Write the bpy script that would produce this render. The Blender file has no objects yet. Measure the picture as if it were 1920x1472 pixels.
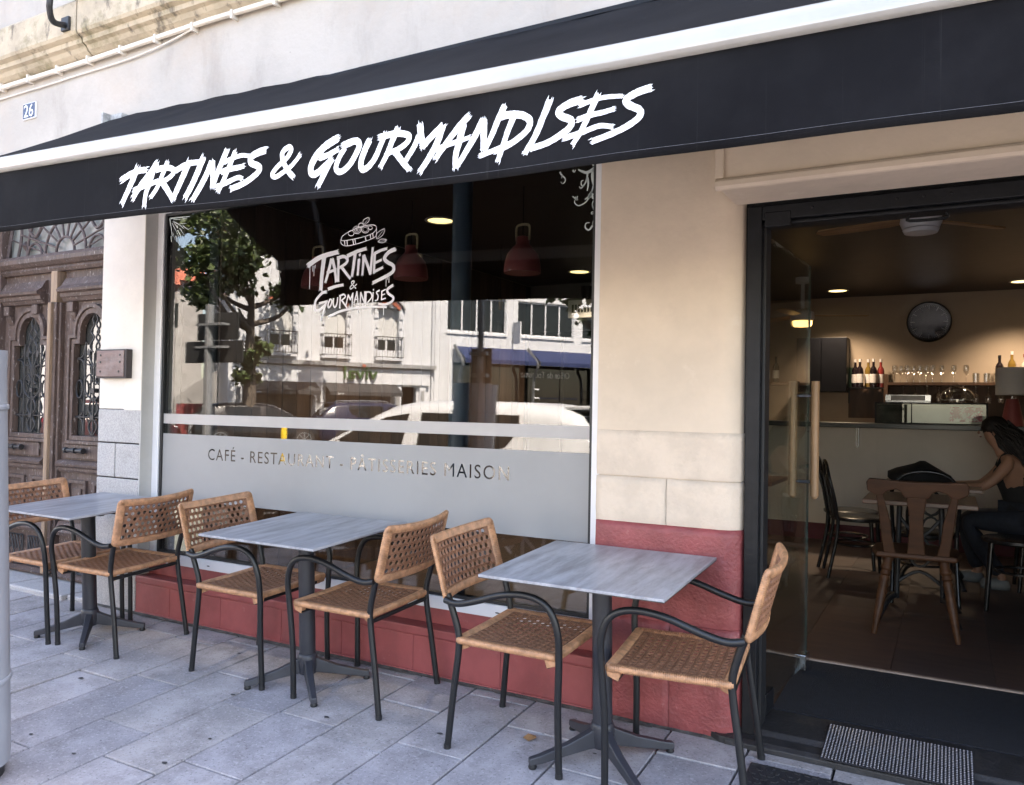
import bpy, math, random
from math import sin, cos, pi, radians, atan, atan2, sqrt, tan
from mathutils import Vector, Matrix

# ------------------------------------------------------------------ camera, sky, sun, exposure
SC = bpy.context.scene
COL = SC.collection
GS = 0.051                      # the pavement rises towards the facade
CAMLOC = Vector((0.0, -3.261, 1.324))
YAW, PITCH, ROLL, FPX = -0.5033, 0.01904, 0.01857, 1492.06
_f = Vector((sin(YAW) * cos(PITCH), cos(YAW) * cos(PITCH), sin(PITCH)))
_r0 = Vector((cos(YAW), -sin(YAW), 0)); _u0 = _r0.cross(_f)
_r = _r0 * cos(ROLL) + _u0 * sin(ROLL); _u = -_r0 * sin(ROLL) + _u0 * cos(ROLL)
cam_d = bpy.data.cameras.new('camera'); cam = bpy.data.objects.new('camera', cam_d); COL.objects.link(cam)
cam_d.sensor_width = 36.0; cam_d.lens = FPX / 1920 * 36; cam_d.clip_start = 0.05; cam_d.clip_end = 500
cam.matrix_world = Matrix(((_r.x, _u.x, -_f.x, CAMLOC.x), (_r.y, _u.y, -_f.y, CAMLOC.y), (_r.z, _u.z, -_f.z, CAMLOC.z), (0, 0, 0, 1)))
SC.camera = cam
SUN_EL, SUN_H = radians(58), (0.815, 0.58)
w = bpy.data.worlds.new('World'); SC.world = w; w.use_nodes = True
nt = w.node_tree; sky = nt.nodes.new('ShaderNodeTexSky'); sky.sky_type = 'NISHITA'; sky.sun_disc = False
sky.sun_elevation = SUN_EL; sky.sun_rotation = atan2(SUN_H[0], SUN_H[1])
sky.air_density = 1.0; sky.dust_density = 1.2
bg = nt.nodes['Background']; bg.inputs[1].default_value = 0.11
nt.links.new(sky.outputs[0], bg.inputs[0])
sd = bpy.data.lights.new('sun', 'SUN'); sd.energy = 5.0; sd.angle = radians(0.53); sd.color = (1, 0.975, 0.94)
sun = bpy.data.objects.new('sun', sd); COL.objects.link(sun)
sv = Vector((SUN_H[0] * cos(SUN_EL), SUN_H[1] * cos(SUN_EL), sin(SUN_EL)))
sun.rotation_euler = sv.to_track_quat('Z', 'Y').to_euler(); sun.location = (0, 0, 30)
SC.view_settings.view_transform = 'Standard'; SC.view_settings.look = 'None'
SC.view_settings.exposure = 3.48; SC.view_settings.use_white_balance = True; SC.view_settings.white_balance_temperature = 7700; SC.view_settings.white_balance_tint = 16; SC.view_settings.gamma = 1.0; SC.view_settings.use_curve_mapping = False
cy = SC.cycles
cy.use_denoising = True; cy.max_bounces = 8; cy.diffuse_bounces = 4; cy.glossy_bounces = 4; cy.transmission_bounces = 4
cy.transparent_max_bounces = 16; cy.caustics_reflective = False; cy.caustics_refractive = False; cy.sample_clamp_indirect = 8.0
try: cy.denoiser = 'OPENIMAGEDENOISE'
except Exception: pass

# ------------------------------------------------------------------ helpers
RND = random.Random(5)
class MB:
    def __init__(s): s.v = []; s.f = []; s.mi = []
    def add(s, vs, fs, m=0):
        o = len(s.v); s.v += [tuple(v) for v in vs]; s.f += [tuple(i + o for i in f) for f in fs]; s.mi += [m] * len(fs); return s
    def box(s, x0, x1, y0, y1, z0, z1, m=0, M=None):
        vs = [(x, y, z) for z in (z0, z1) for y in (y0, y1) for x in (x0, x1)]
        if M: vs = [M @ Vector(v) for v in vs]
        return s.add(vs, [(0, 2, 3, 1), (4, 5, 7, 6), (0, 1, 5, 4), (2, 6, 7, 3), (0, 4, 6, 2), (1, 3, 7, 5)], m)
    def quad(s, a, b, c, d, m=0): return s.add([a, b, c, d], [(0, 1, 2, 3)], m)
    def tube(s, pts, r, n=10, cap=True, m=0, close=False):
        pts = [Vector(p) for p in pts]; N = len(pts); rs = r if isinstance(r, (list, tuple)) else [r] * N
        tn = []
        for i in range(N):
            a = pts[(i - 1) % N] if (close or i > 0) else pts[i]; b = pts[(i + 1) % N] if (close or i < N - 1) else pts[i]
            t = (b - a); tn.append(t.normalized() if t.length > 1e-9 else Vector((0, 0, 1)))
        up = Vector((0, 0, 1)) if abs(tn[0].z) < .9 else Vector((1, 0, 0))
        nn = (up - tn[0] * up.dot(tn[0])).normalized(); vs = []
        for i in range(N):
            nn = (nn - tn[i] * nn.dot(tn[i])); nn = nn.normalized() if nn.length > 1e-6 else tn[i].orthogonal().normalized()
            bb = tn[i].cross(nn)
            for k in range(n):
                a = 2 * pi * k / n; vs.append(pts[i] + (nn * cos(a) + bb * sin(a)) * rs[i])
        fs = []
        for i in range(N if close else N - 1):
            j = (i + 1) % N
            for k in range(n): fs.append((i * n + k, i * n + (k + 1) % n, j * n + (k + 1) % n, j * n + k))
        if cap and not close: fs += [tuple(range(n))[::-1], tuple((N - 1) * n + k for k in range(n))]
        return s.add(vs, fs, m)
    def lathe(s, prof, n=20, c=(0, 0, 0), m=0, sx=1, sy=1, M=None):
        vs = []; fs = []
        for r, z in prof:
            for k in range(n):
                a = 2 * pi * k / n; v = Vector((c[0] + r * cos(a) * sx, c[1] + r * sin(a) * sy, c[2] + z))
                vs.append(M @ v if M else v)
        for i in range(len(prof) - 1):
            for k in range(n): fs.append((i * n + k, i * n + (k + 1) % n, (i + 1) * n + (k + 1) % n, (i + 1) * n + k))
        if prof[0][0] > 1e-6: fs.append(tuple(range(n))[::-1])
        if prof[-1][0] > 1e-6: fs.append(tuple((len(prof) - 1) * n + k for k in range(n)))
        return s.add(vs, fs, m)
    def prism(s, poly, d0, d1, axis='y', m=0, M=None):
        n = len(poly)
        def mk(p, d):
            v = {'y': (p[0], d, p[1]), 'z': (p[0], p[1], d), 'x': (d, p[0], p[1])}[axis]
            return M @ Vector(v) if M else Vector(v)
        vs = [mk(p, d0) for p in poly] + [mk(p, d1) for p in poly]
        fs = [tuple(range(n)), tuple(range(2 * n - 1, n - 1, -1))] + [(i, i + n, (i + 1) % n + n, (i + 1) % n) for i in range(n)]
        return s.add(vs, fs, m)
def link(o, parent=None):
    COL.objects.link(o)
    if parent is not None: o.parent = parent
    return o
def obj(name, mb, mat, parent=None, smooth=False, bevel=0, seg=2, fixn=True, solid=0):
    me = bpy.data.meshes.new(name); me.from_pydata([tuple(v) for v in mb.v], [], mb.f); me.update()
    for m in (mat if isinstance(mat, (list, tuple)) else [mat]): me.materials.append(m)
    if any(mb.mi):
        for p, i in zip(me.polygons, mb.mi): p.material_index = i
    if fixn:
        import bmesh
        bm = bmesh.new(); bm.from_mesh(me); bmesh.ops.recalc_face_normals(bm, faces=bm.faces); bm.to_mesh(me); bm.free()
    if smooth:
        for p in me.polygons: p.use_smooth = True
        if smooth != 'all': me.set_sharp_from_angle(angle=radians(smooth if isinstance(smooth, (int, float)) and smooth > 1 else 40))
    o = link(bpy.data.objects.new(name, me), parent)
    if solid:
        m = o.modifiers.new('solid', 'SOLIDIFY'); m.thickness = solid; m.offset = 0
    if bevel:
        m = o.modifiers.new('bevel', 'BEVEL'); m.width = bevel; m.segments = seg; m.limit_method = 'ANGLE'; m.angle_limit = radians(40)
    return o
def empty(name, label, cat, loc=(0, 0, 0), rz=0, group=None):
    o = link(bpy.data.objects.new(name, None)); o.location = loc; o.rotation_euler = (0, 0, rz); o.empty_display_size = .1
    return tag(o, label, cat, group)
def tag(o, label, cat, group=None):
    o['label'] = label; o['category'] = cat
    if group: o['group'] = group
    return o
def struct(o): o['kind'] = 'structure'; return o
def copy_tree(o, parent=None):
    c = o.copy(); COL.objects.link(c); c.parent = parent
    for ch in o.children: copy_tree(ch, c)
    return c
def slope_place(o, x, y, rz):
    o.matrix_world = Matrix.Translation((x, y, GS * y)) @ Matrix.Rotation(atan(GS), 4, 'X') @ Matrix.Rotation(rz, 4, 'Z'); return o
def cat(pts, n=6, close=False):
    P = [Vector(p) for p in pts]; N = len(P); out = []
    rng = range(N) if close else range(N - 1)
    for i in rng:
        p0 = P[(i - 1) % N] if (close or i > 0) else P[0]; p1 = P[i]; p2 = P[(i + 1) % N]
        p3 = P[(i + 2) % N] if (close or i < N - 2) else P[-1]
        for k in range(n):
            t = k / n
            out.append(.5 * ((2 * p1) + (-p0 + p2) * t + (2 * p0 - 5 * p1 + 4 * p2 - p3) * t * t + (-p0 + 3 * p1 - 3 * p2 + p3) * t ** 3))
    if not close: out.append(P[-1])
    return out

# ------------------------------------------------------------------ materials
def srgb(r, g, b): return tuple(((c / 255) / 12.92 if c <= 10 else ((c / 255 + .055) / 1.055) ** 2.4) for c in (r, g, b))
MATS = {}
def mat(name, col, rough=.6, var=.12, vscale=6, bump=0, bscale=60, metal=0, spec=.5, stretch=None, col2=None, fac=(.4, .6), bdist=.01, detail=5, coords='Object', sheen=0, trans=0):
    m = bpy.data.materials.new(name); m.use_nodes = True; t = m.node_tree; n = t.nodes; L = t.links
    b = n['Principled BSDF']; b.inputs['Roughness'].default_value = rough; b.inputs['Metallic'].default_value = metal
    b.inputs['Specular IOR Level'].default_value = spec
    if trans: b.inputs['Transmission Weight'].default_value = trans
    tc = n.new('ShaderNodeTexCoord'); src = tc.outputs[coords]
    mp = n.new('ShaderNodeMapping'); L.new(src, mp.inputs[0])
    if stretch: mp.inputs['Scale'].default_value = stretch
    nz = n.new('ShaderNodeTexNoise'); nz.inputs['Scale'].default_value = vscale; nz.inputs['Detail'].default_value = detail; nz.inputs['Roughness'].default_value = .62
    L.new(mp.outputs[0], nz.inputs['Vector'])
    r = n.new('ShaderNodeValToRGB'); L.new(nz.outputs['Fac'], r.inputs[0])
    c = Vector(col); c2 = Vector(col2) if col2 else c * (1 - var)
    r.color_ramp.elements[0].position = fac[0]; r.color_ramp.elements[1].position = fac[1]
    r.color_ramp.elements[0].color = (*c2, 1); r.color_ramp.elements[1].color = (*(c * (1 + (0 if col2 else var * .5))), 1)
    L.new(r.outputs[0], b.inputs['Base Color'])
    if bump:
        nb = n.new('ShaderNodeTexNoise'); nb.inputs['Scale'].default_value = bscale; nb.inputs['Detail'].default_value = 6; L.new(mp.outputs[0], nb.inputs['Vector'])
        bn = n.new('ShaderNodeBump'); bn.inputs['Strength'].default_value = bump; bn.inputs['Distance'].default_value = bdist
        L.new(nb.outputs['Fac'], bn.inputs['Height']); L.new(bn.outputs[0], b.inputs['Normal'])
    MATS[name] = m; return m
def layer(m, col, scale, lo, hi, stretch=(1, 1, 1), coords='Object', detail=8, amt=1.0, zmask=None):
    """mix a second colour over a material where a noise field is high (stains, dirt, wear)"""
    t = m.node_tree; n = t.nodes; L = t.links; b = n['Principled BSDF']; old = b.inputs['Base Color'].links[0].from_socket
    tc = n.new('ShaderNodeTexCoord'); mp = n.new('ShaderNodeMapping'); mp.inputs['Scale'].default_value = stretch; L.new(tc.outputs[coords], mp.inputs[0])
    nz = n.new('ShaderNodeTexNoise'); nz.inputs['Scale'].default_value = scale; nz.inputs['Detail'].default_value = detail; nz.inputs['Roughness'].default_value = .68; L.new(mp.outputs[0], nz.inputs['Vector'])
    r = n.new('ShaderNodeMapRange'); r.inputs['From Min'].default_value = lo; r.inputs['From Max'].default_value = hi; r.inputs['To Max'].default_value = amt
    L.new(nz.outputs['Fac'], r.inputs['Value']); fac = r.outputs[0]
    if zmask:
        sx = n.new('ShaderNodeSeparateXYZ'); L.new(tc.outputs[coords], sx.inputs[0]); zr = n.new('ShaderNodeMapRange')
        zr.inputs['From Min'].default_value, zr.inputs['From Max'].default_value = zmask; L.new(sx.outputs[2], zr.inputs['Value'])
        mu = n.new('ShaderNodeMath'); mu.operation = 'MULTIPLY'; L.new(fac, mu.inputs[0]); L.new(zr.outputs[0], mu.inputs[1]); fac = mu.outputs[0]
    mx = n.new('ShaderNodeMix'); mx.data_type = 'RGBA'; L.new(fac, mx.inputs['Factor']); L.new(old, mx.inputs['A']); mx.inputs['B'].default_value = (*col, 1)
    L.new(mx.outputs['Result'], b.inputs['Base Color']); return m
def emit(name, col, s):
    m = bpy.data.materials.new(name); m.use_nodes = True; t = m.node_tree; t.nodes.remove(t.nodes['Principled BSDF'])
    e = t.nodes.new('ShaderNodeEmission'); e.inputs[0].default_value = (*col, 1); e.inputs[1].default_value = s
    t.links.new(e.outputs[0], t.nodes['Material Output'].inputs[0]); return m
def glassmat(name, r0, tint=(1, 1, 1), rough=0.0, dark=None, rcol=(1, 1, 1)):
    """pane: reflection by a Schlick curve over clear (or dark) glass"""
    m = bpy.data.materials.new(name); m.use_nodes = True; t = m.node_tree; n = t.nodes; L = t.links; n.remove(n['Principled BSDF'])
    lw = n.new('ShaderNodeLayerWeight'); lw.inputs['Blend'].default_value = .5
    p = n.new('ShaderNodeMath'); p.operation = 'POWER'; p.inputs[1].default_value = 5; L.new(lw.outputs['Facing'], p.inputs[0])
    ma = n.new('ShaderNodeMath'); ma.operation = 'MULTIPLY_ADD'; ma.inputs[1].default_value = 1 - r0; ma.inputs[2].default_value = r0; L.new(p.outputs[0], ma.inputs[0])
    g = n.new('ShaderNodeBsdfGlossy'); g.inputs['Roughness'].default_value = rough; g.inputs[0].default_value = (*rcol, 1)
    tr = n.new('ShaderNodeBsdfTransparent' if dark is None else 'ShaderNodeBsdfDiffuse'); tr.inputs[0].default_value = (*(tint if dark is None else dark), 1)
    mx = n.new('ShaderNodeMixShader'); L.new(ma.outputs[0], mx.inputs[0]); L.new(tr.outputs[0], mx.inputs[1]); L.new(g.outputs[0], mx.inputs[2])
    L.new(mx.outputs[0], n['Material Output'].inputs[0]); return m

M_UPPER = mat('pale plaster', (.44, .40, .36), .9, .10, 1.4, .35, 25)
layer(M_UPPER, (.24, .215, .19), 3.2, .54, .76, (1, 1, .35), amt=.6)
layer(M_UPPER, (.44, .35, .28), 1.1, .50, .72, amt=.6); layer(M_UPPER, (.10, .09, .08), 26, .69, .74, amt=.6)
M_CREAM = mat('cream painted plaster', (.70, .64, .57), .8, .07, 2, .15, 30)
M_BEIGE = mat('beige painted plaster', (.60, .485, .375), .75, .08, 2.2, .22, 22)
layer(M_BEIGE, (.42, .33, .25), 3.5, .58, .8, amt=.45)
M_ROUGHB = mat('beige painted rough stone', (.60, .488, .385), .8, .08, 8, .5, 60, bdist=.007); layer(M_ROUGHB, (.36, .28, .21), 7, .60, .72, amt=.4)
M_REDSM = mat('brick red painted render', (.285, .062, .060), .5, .14, 5, .25, 18)
layer(M_REDSM, (.40, .15, .14), 9, .62, .70, amt=.5); layer(M_REDSM, (.13, .04, .038), 3, .55, .75, (1, 1, .5), amt=.6); layer(M_REDSM, (.16, .13, .12), 30, .69, .73, amt=.8)
M_REDRO = mat('brick red painted rough stone', (.285, .062, .060), .5, .16, 8, .6, 70, bdist=.008)
layer(M_REDRO, (.15, .045, .042), 4, .55, .75, (1, 1, .6), amt=.55); layer(M_REDRO, (.42, .17, .155), 16, .64, .71, amt=.5); layer(M_BEIGE, (.72, .62, .52), 5, .60, .72, amt=.4); layer(M_BEIGE, (.16, .13, .11), 30, .71, .74, amt=.7)
M_GRANITE = mat('grey granite', (.42, .40, .385), .85, .22, 150, .5, 120, bdist=.004)
layer(M_GRANITE, (.24, .225, .21), 6, .54, .72, amt=.5)
M_LEDGE = mat('mossy limestone', (.46, .38, .28), .9, .15, 4, .5, 40)
layer(M_LEDGE, (.15, .135, .06), 5, .52, .66, (1, 1, 1.2), amt=.6)
layer(M_LEDGE, (.10, .085, .07), 9, .56, .66, (1, 1, .5), amt=.8)
M_WHITE = mat('white frame paint', (.74, .74, .76), .35, .04, 3)
M_REVEAL = mat('grey reveal paint', (.50, .485, .46), .7, .08, 3, .1, 30)
M_BLACKFR = mat('black frame paint', (.009, .0095, .011), .45, .2, 10, .15, 40, spec=.22)
M_GASKET = mat('black gasket', (.012, .012, .013), .5, .1)
M_AWN = mat('black awning canvas', (.0064, .0064, .0078), .92, .12, 3, .2, 300, bdist=.001, spec=.12)
layer(M_AWN, (.075, .075, .075), 7, .63, .76, (9, 1, .06), amt=.5); layer(M_AWN, (.016, .016, .018), 1.6, .45, .7, amt=.7)
layer(M_AWN, (.3, .3, .3), 90, .74, .80, amt=.5)
M_BAR = mat('white enamelled aluminium', (.41, .40, .38), .10, .06, 3, spec=1.0)
M_LETTER = mat('white sign paint', (.85, .86, .88), .6, .03)
M_GRAPH = mat('white vinyl film', (.80, .79, .82), .6, .03)
M_SLAB = []
for i, c in enumerate([(.335, .314, .324), (.355, .331, .335), (.308, .29, .303), (.34, .314, .308)]):
    m = mat('paving slab %d' % i, c, .82, .22, 3.2, .35, 160, bdist=.004, coords='Object')
    layer(m, (.15, .135, .13), 3.3, .50, .68, amt=.65); layer(m, (.44, .42, .43), 70, .53, .66, amt=.7); layer(m, (.06, .056, .056), 95, .56, .67, amt=.7); M_SLAB.append(m)
M_JOINT = mat('joint sand', (.022, .020, .019), .95, .3, 40, .6, 150)
M_ASPH = mat('asphalt', (.062, .060, .058), .9, .25, 3, .5, 200)
M_TUBE = mat('black lacquered tube', (.0075, .008, .009), .42, .15, 8)
M_PED = mat('grey pedestal lacquer', (.030, .031, .038), .45, .15, 8)
layer(M_PED, (.55, .55, .55), 22, .70, .73, amt=.9)
M_WICK = mat('honey wicker', (.47, .235, .12), .42, .28, 30, .5, 180, stretch=(1, 1, 1), bdist=.003)
M_CANE = mat('brown woven wicker', (.25, .115, .062), .45, .18, 40, .6, 220, bdist=.003)
def laminate():
    m = mat('grey wood laminate', (.36, .36, .38), .34, 0, 3.2, .12, 60, stretch=(7, 1.0, 7), col2=(.19, .185, .195), fac=(.32, .62), bdist=.002)
    layer(m, (.50, .50, .52), 2.2, .46, .68, (5, 1.2, 5), amt=.7); layer(m, (.20, .18, .175), 9, .56, .68, (6, 1, 6), amt=.65); return m
M_LAM = laminate()
M_LAMEDGE = mat('laminate edge', (.06, .055, .05), .7, .3, 60)
M_OLDWOOD = mat('weathered brown door paint', (.090, .056, .044), .62, .25, 7, .45, 45, stretch=(3, 3, .6))
layer(M_OLDWOOD, (.17, .125, .115), 10, .54, .70, (5, 5, .8), amt=.6)
layer(M_OLDWOOD, (.46, .40, .37), 26, .59, .67, (2.5, 2.5, .9), amt=.8)
M_TANWOOD = mat('worn door edge wood', (.30, .20, .13), .7, .25, 8, .3, 50, stretch=(4, 4, .4))
M_IRON = mat('rusty brown iron', (.085, .06, .058), .6, .3, 20, .2, 80)
M_DKIRON = mat('black iron', (.02, .02, .022), .5, .2, 20)
M_FOGGLASS = glassmat('dusty dark pane', .10, dark=(.045, .045, .042))
M_FANGLASS = mat('dusty grey fanlight pane', (.22, .225, .21), .35, .25, 4)
M_GLASS = glassmat('window pane', .066, (.74, .77, .77))
M_DOORGL = glassmat('door pane', .03, (.90, .94, .92))
M_STEEL = mat('stainless steel', (.55, .55, .56), .25, .05, metal=1)

# ================================================================== SETTING: ground
XL, XR = -14.0, 6.0
def gz(y): return GS * y
road = struct(obj('road', MB().quad((-120, -130, -.15), (90, -130, -.15), (90, -2.86, -.15), (-120, -2.86, -.15)), M_ASPH))
pav = struct(obj('pavement', MB().quad((-40, -2.72, gz(-2.72) - .03), (25, -2.72, gz(-2.72) - .03), (25, .3, gz(.3) - .03), (-40, .3, gz(.3) - .03)), M_JOINT))
kerb = obj('kerb', MB(), M_GRANITE) if False else None
kb = MB()
for i in range(30): kb.box(-20 + i * 1.0, -20 + i * 1.0 + .985, -2.87, -2.725, -.35, gz(-2.72) + .004)
kerb = struct(obj('kerb', kb, M_GRANITE, bevel=.008))
def slab_mesh(mb, x0, x1, y0, y1, dz, c=.002):
    r = RND; h = [dz + r.uniform(-.0012, .0012) for _ in range(4)]
    P4 = [(x0, y0), (x1, y0), (x1, y1), (x0, y1)]; I4 = [(x0 + c, y0 + c), (x1 - c, y0 + c), (x1 - c, y1 - c), (x0 + c, y1 - c)]
    vs = [(x, y, gz(y) - .03) for x, y in P4] + [(x, y, gz(y) + h[i] - .004) for i, (x, y) in enumerate(P4)] + [(x, y, gz(y) + h[i]) for i, (x, y) in enumerate(I4)]
    fs = [(0, 1, 5, 4), (1, 2, 6, 5), (2, 3, 7, 6), (3, 0, 4, 7), (4, 5, 9, 8), (5, 6, 10, 9), (6, 7, 11, 10), (7, 4, 8, 11), (8, 9, 10, 11)]
    mb.add(vs, fs)
known = {0: [-.20, -.76, -1.32], 1: [-.10, -.67, -1.37], 2: [-.45, -1.06, -1.66], 3: [-.14, -.69, -1.27, -1.82], 4: [-.08, -.65, -1.15], 5: [-.33, -.74, -1.3], 6: [-.09, -.64, -1.2], 7: [-.30, -.86, -1.45], 8: [-.12, -.52, -1.1], 9: [-.23, -.8]}
far = MB()
for i in range(-30, 34):
    x0 = -3.84 + .3155 * i; js = list(known.get(i, []))
    if not js: js = [-RND.uniform(.08, .5)]
    while js[-1] > -2.72: js.append(js[-1] - RND.choice((.48, .56, .62, .55)))
    js[-1] = -2.72; ys = [-.012] + js
    for a, b in zip(ys[:-1], ys[1:]):
        if a - b < .05: continue
        g = RND.uniform(.008, .012)
        near = -6.6 < x0 < 1.3 and a > -2.3
        mb = MB() if near else far
        slab_mesh(mb, x0 + g / 2, x0 + .3155 - g / 2, b + g / 2, a - g / 2, RND.uniform(-.0025, .0025))
        if near: obj('slab', mb, RND.choice(M_SLAB), pav, fixn=False)
fo = obj('far_slabs', far, M_SLAB[0], pav, fixn=False); fo['kind'] = 'stuff'
M_GUM = mat('dark gum spot', (.045, .043, .045), .7, .2, 30)
gm = MB()
for (gx, gy) in [(-3.72, -.83), (-2.93, -.33), (-2.9, -.62), (-2.63, -.98), (-3.0, -1.32), (-2.35, -.60), (-1.98, -.15), (-3.32, -1.3), (-2.62, -1.2), (-1.2, -.36), (-1.83, -.5), (-3.3, -.22), (-1.5, -.9), (-2.2, -1.25)]:
    n = 9; rr = RND.uniform(.006, .012); ph = RND.uniform(0, 6)
    gm.add([(gx + rr * RND.uniform(.7, 1.2) * 1.3 * cos(ph + 2 * pi * k / n), gy + rr * RND.uniform(.6, 1.1) * sin(ph + 2 * pi * k / n), gz(gy) + .0042) for k in range(n)], [tuple(range(n))])
go = obj('gum_spots', gm, M_GUM, pav, fixn=False); go['kind'] = 'stuff'
# dirt line where wall meets paving
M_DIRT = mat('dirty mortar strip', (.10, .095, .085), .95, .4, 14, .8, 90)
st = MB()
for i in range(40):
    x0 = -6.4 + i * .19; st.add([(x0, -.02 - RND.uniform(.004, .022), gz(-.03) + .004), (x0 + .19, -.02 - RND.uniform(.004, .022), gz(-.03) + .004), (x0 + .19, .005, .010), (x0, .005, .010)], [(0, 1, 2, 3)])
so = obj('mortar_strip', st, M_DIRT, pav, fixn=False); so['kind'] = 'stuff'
leaf_b = obj('fallen_leaf', MB().add([(-1.51, -.375, gz(-.37) + .006), (-1.475, -.39, gz(-.39) + .005), (-1.455, -.36, gz(-.36) + .011), (-1.47, -.335, gz(-.34) + .006), (-1.50, -.345, gz(-.34) + .012)], [(0, 1, 2), (0, 2, 4), (2, 3, 4)]), mat('dry leaf', (.33, .17, .07), .7, .3, 30))
tag(leaf_b, 'small dry brown leaf lying on the paving under the right table', 'leaf')

# ================================================================== the cafe building
HB = 8.6
bld = empty('cafe_building', 'pale plastered corner-street cafe building with beige pillars and red painted base', 'building', (0, 0, 0))
wl = MB()
for a in [(XL, -6.52, 0, 2.56), (XL, -6.52, 2.56, 3.62), (-6.52, -4.88, 2.98, 3.62), (-4.88, -.84, 2.56, 3.62), (-.84, XR, 2.56, 3.62), (.95, XR, 0, 2.56), (XL, XR, 3.62, HB)]:
    wl.box(a[0], a[1], 0.0, .30, a[2], a[3])
wl.box(XL, XR, 9, 9.3, 0, HB).box(XL, XL + .3, .3, 9, 0, HB).box(XR - .3, XR, .3, 9, 0, HB).box(XL, XR, -.04, 9.4, HB, HB + .2)
obj('wall', wl, M_UPPER, bld)
# cornice: two long profile runs meeting at a joint
def cornice(x0, x1):
    prof = [(.0, 3.60), (-.035, 3.615), (-.06, 3.635), (-.075, 3.66), (-.10, 3.672), (-.105, 3.70), (-.135, 3.715), (-.145, 3.735), (-.145, 3.925), (-.12, 3.955), (.0, 3.985)]
    return MB().prism([(y, z) for y, z in prof], x0, x1, 'x')
obj('cornice_block', cornice(XL, -5.02), M_LEDGE, bld); obj('cornice_block', cornice(-5.005, -2.3), M_LEDGE, bld); obj('cornice_block', cornice(-2.285, XR), M_LEDGE, bld)
# left pillar
obj('pillar', MB().box(-4.88, -4.462, 0, .30, 1.268, 2.56), M_CREAM, bld, bevel=.006)
obj('pillar_edge', MB().box(-4.62, -4.452, -.006, .10, 1.262, 2.56), M_CREAM, bld, bevel=.005)
for (x0, x1, z0, z1) in [(-4.878, -4.46, 1.055, 1.265), (-4.878, -4.70, .832, 1.047), (-4.692, -4.46, .832, 1.047), (-4.878, -4.46, .60, .824), (-4.878, -4.60, .30, .592), (-4.592, -4.46, .30, .592), (-4.878, -4.46, -.02, .292)]:
    obj('stone', MB().box(x0, x1, -.004, .28, z0, z1), M_GRANITE, bld, bevel=.006)
obj('stone_core', MB().box(-4.87, -4.465, .006, .27, -.02, 1.265), M_JOINT, bld)
# right pillar with its rounded door-side corner
def rpill(z0, z1, y0=0.0, x0=-1.362, grow=0):
    r = .085; x1 = -.735 + grow; pts = [(x0, .30), (x0, y0)]
    for k in range(9):
        a = -pi / 2 + k / 8 * pi / 2; pts.append((x1 - r + r * cos(a), y0 + r + r * sin(a)))
    pts.append((x1, .30)); return pts
def bump_pillar(name, z0, z1, x0, x1, m, y0=0, rnd=True, amp=.003):
    """front face grid with uneven relief, rounded at the door side when it reaches it"""
    nx, nz = max(6, int((x1 - x0) / .03)), max(4, int((z1 - z0) / .03)); mb = MB(); r = .085; L = (x1 - x0); rr = random.Random(int(z0 * 100) + int(x0 * 10))
    path = []
    if rnd:
        for i in range(nx + 1): path.append((x0 + (x1 - r - x0) * i / nx, y0))
        for k in range(1, 9): a = -pi / 2 + k / 8 * pi / 2; path.append((x1 - r + r * cos(a), y0 + r + r * sin(a)))
        path.append((x1, .28))
    else:
        path = [(x0, .2)] + [(x0 + L * i / nx, y0) for i in range(nx + 1)] + [(x1, .2)]
    for j in range(nz + 1):
        z = z0 + (z1 - z0) * j / nz
        for i, (x, y) in enumerate(path):
            e = min(1, (z - z0) / .02, (z1 - z) / .02) if 0 < j < nz else 0
            mb.v.append((x, y - rr.uniform(-1, 1) * amp + (.004 if e == 0 else 0), z))
    n = len(path)
    for j in range(nz):
        for i in range(n - 1): mb.f.append((j * n + i, j * n + i + 1, (j + 1) * n + i + 1, (j + 1) * n + i)); mb.mi.append(0)
    mb.f.append(tuple(nz * n + i for i in range(n))); mb.mi.append(0)
    return obj(name, mb, m, bld, smooth='all')
obj('pillar', MB().prism(rpill(1.234, 2.56), 1.234, 2.56, 'z'), M_BEIGE, bld, smooth=30)
bump_pillar('stone', 1.040, 1.236, -1.36, -.733, M_ROUGHB, -.008)
bump_pillar('stone', .838, 1.036, -1.36, -1.045, M_ROUGHB, -.008, False)
bump_pillar('stone', .838, 1.036, -1.041, -.733, M_ROUGHB, -.006)
bump_pillar('painted_stone', .44, .842, -1.358, -.731, M_REDRO, -.012)
bump_pillar('painted_stone', -.01, .437, -1.358, -1.02, M_REDRO, -.012, False)
bump_pillar('painted_stone', -.01, .437, -1.017, -.731, M_REDRO, -.011)
obj('pillar_core', MB().prism(rpill(0, 1.234, .004, -1.35, -.006), 0, 1.236, 'z'), M_ROUGHB, bld)
# red base under the window
xs = [-4.462, -4.14, -3.70, -3.22, -2.79, -2.33, -1.83, -1.364]
for a, b in zip(xs[:-1], xs[1:]): obj('base_panel', MB().box(a + .0018, b - .0018, 0, .06, .012, .186), M_REDSM, bld, bevel=.004)
obj('base_core', MB().box(-4.46, -1.362, .004, .28, -.01, .2), M_REDSM, bld)
obj('base_foot', MB().box(-4.462, -1.364, -.006, .05, -.005, .014), M_REDSM, bld, bevel=.003)
obj('base_coping', MB().box(-4.462, -1.364, -.006, .30, .189, .232), M_REDSM, bld, bevel=.007)
obj('sill_riser', MB().box(-4.462, -1.364, .088, .30, .233, .309), M_REDSM, bld)
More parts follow.
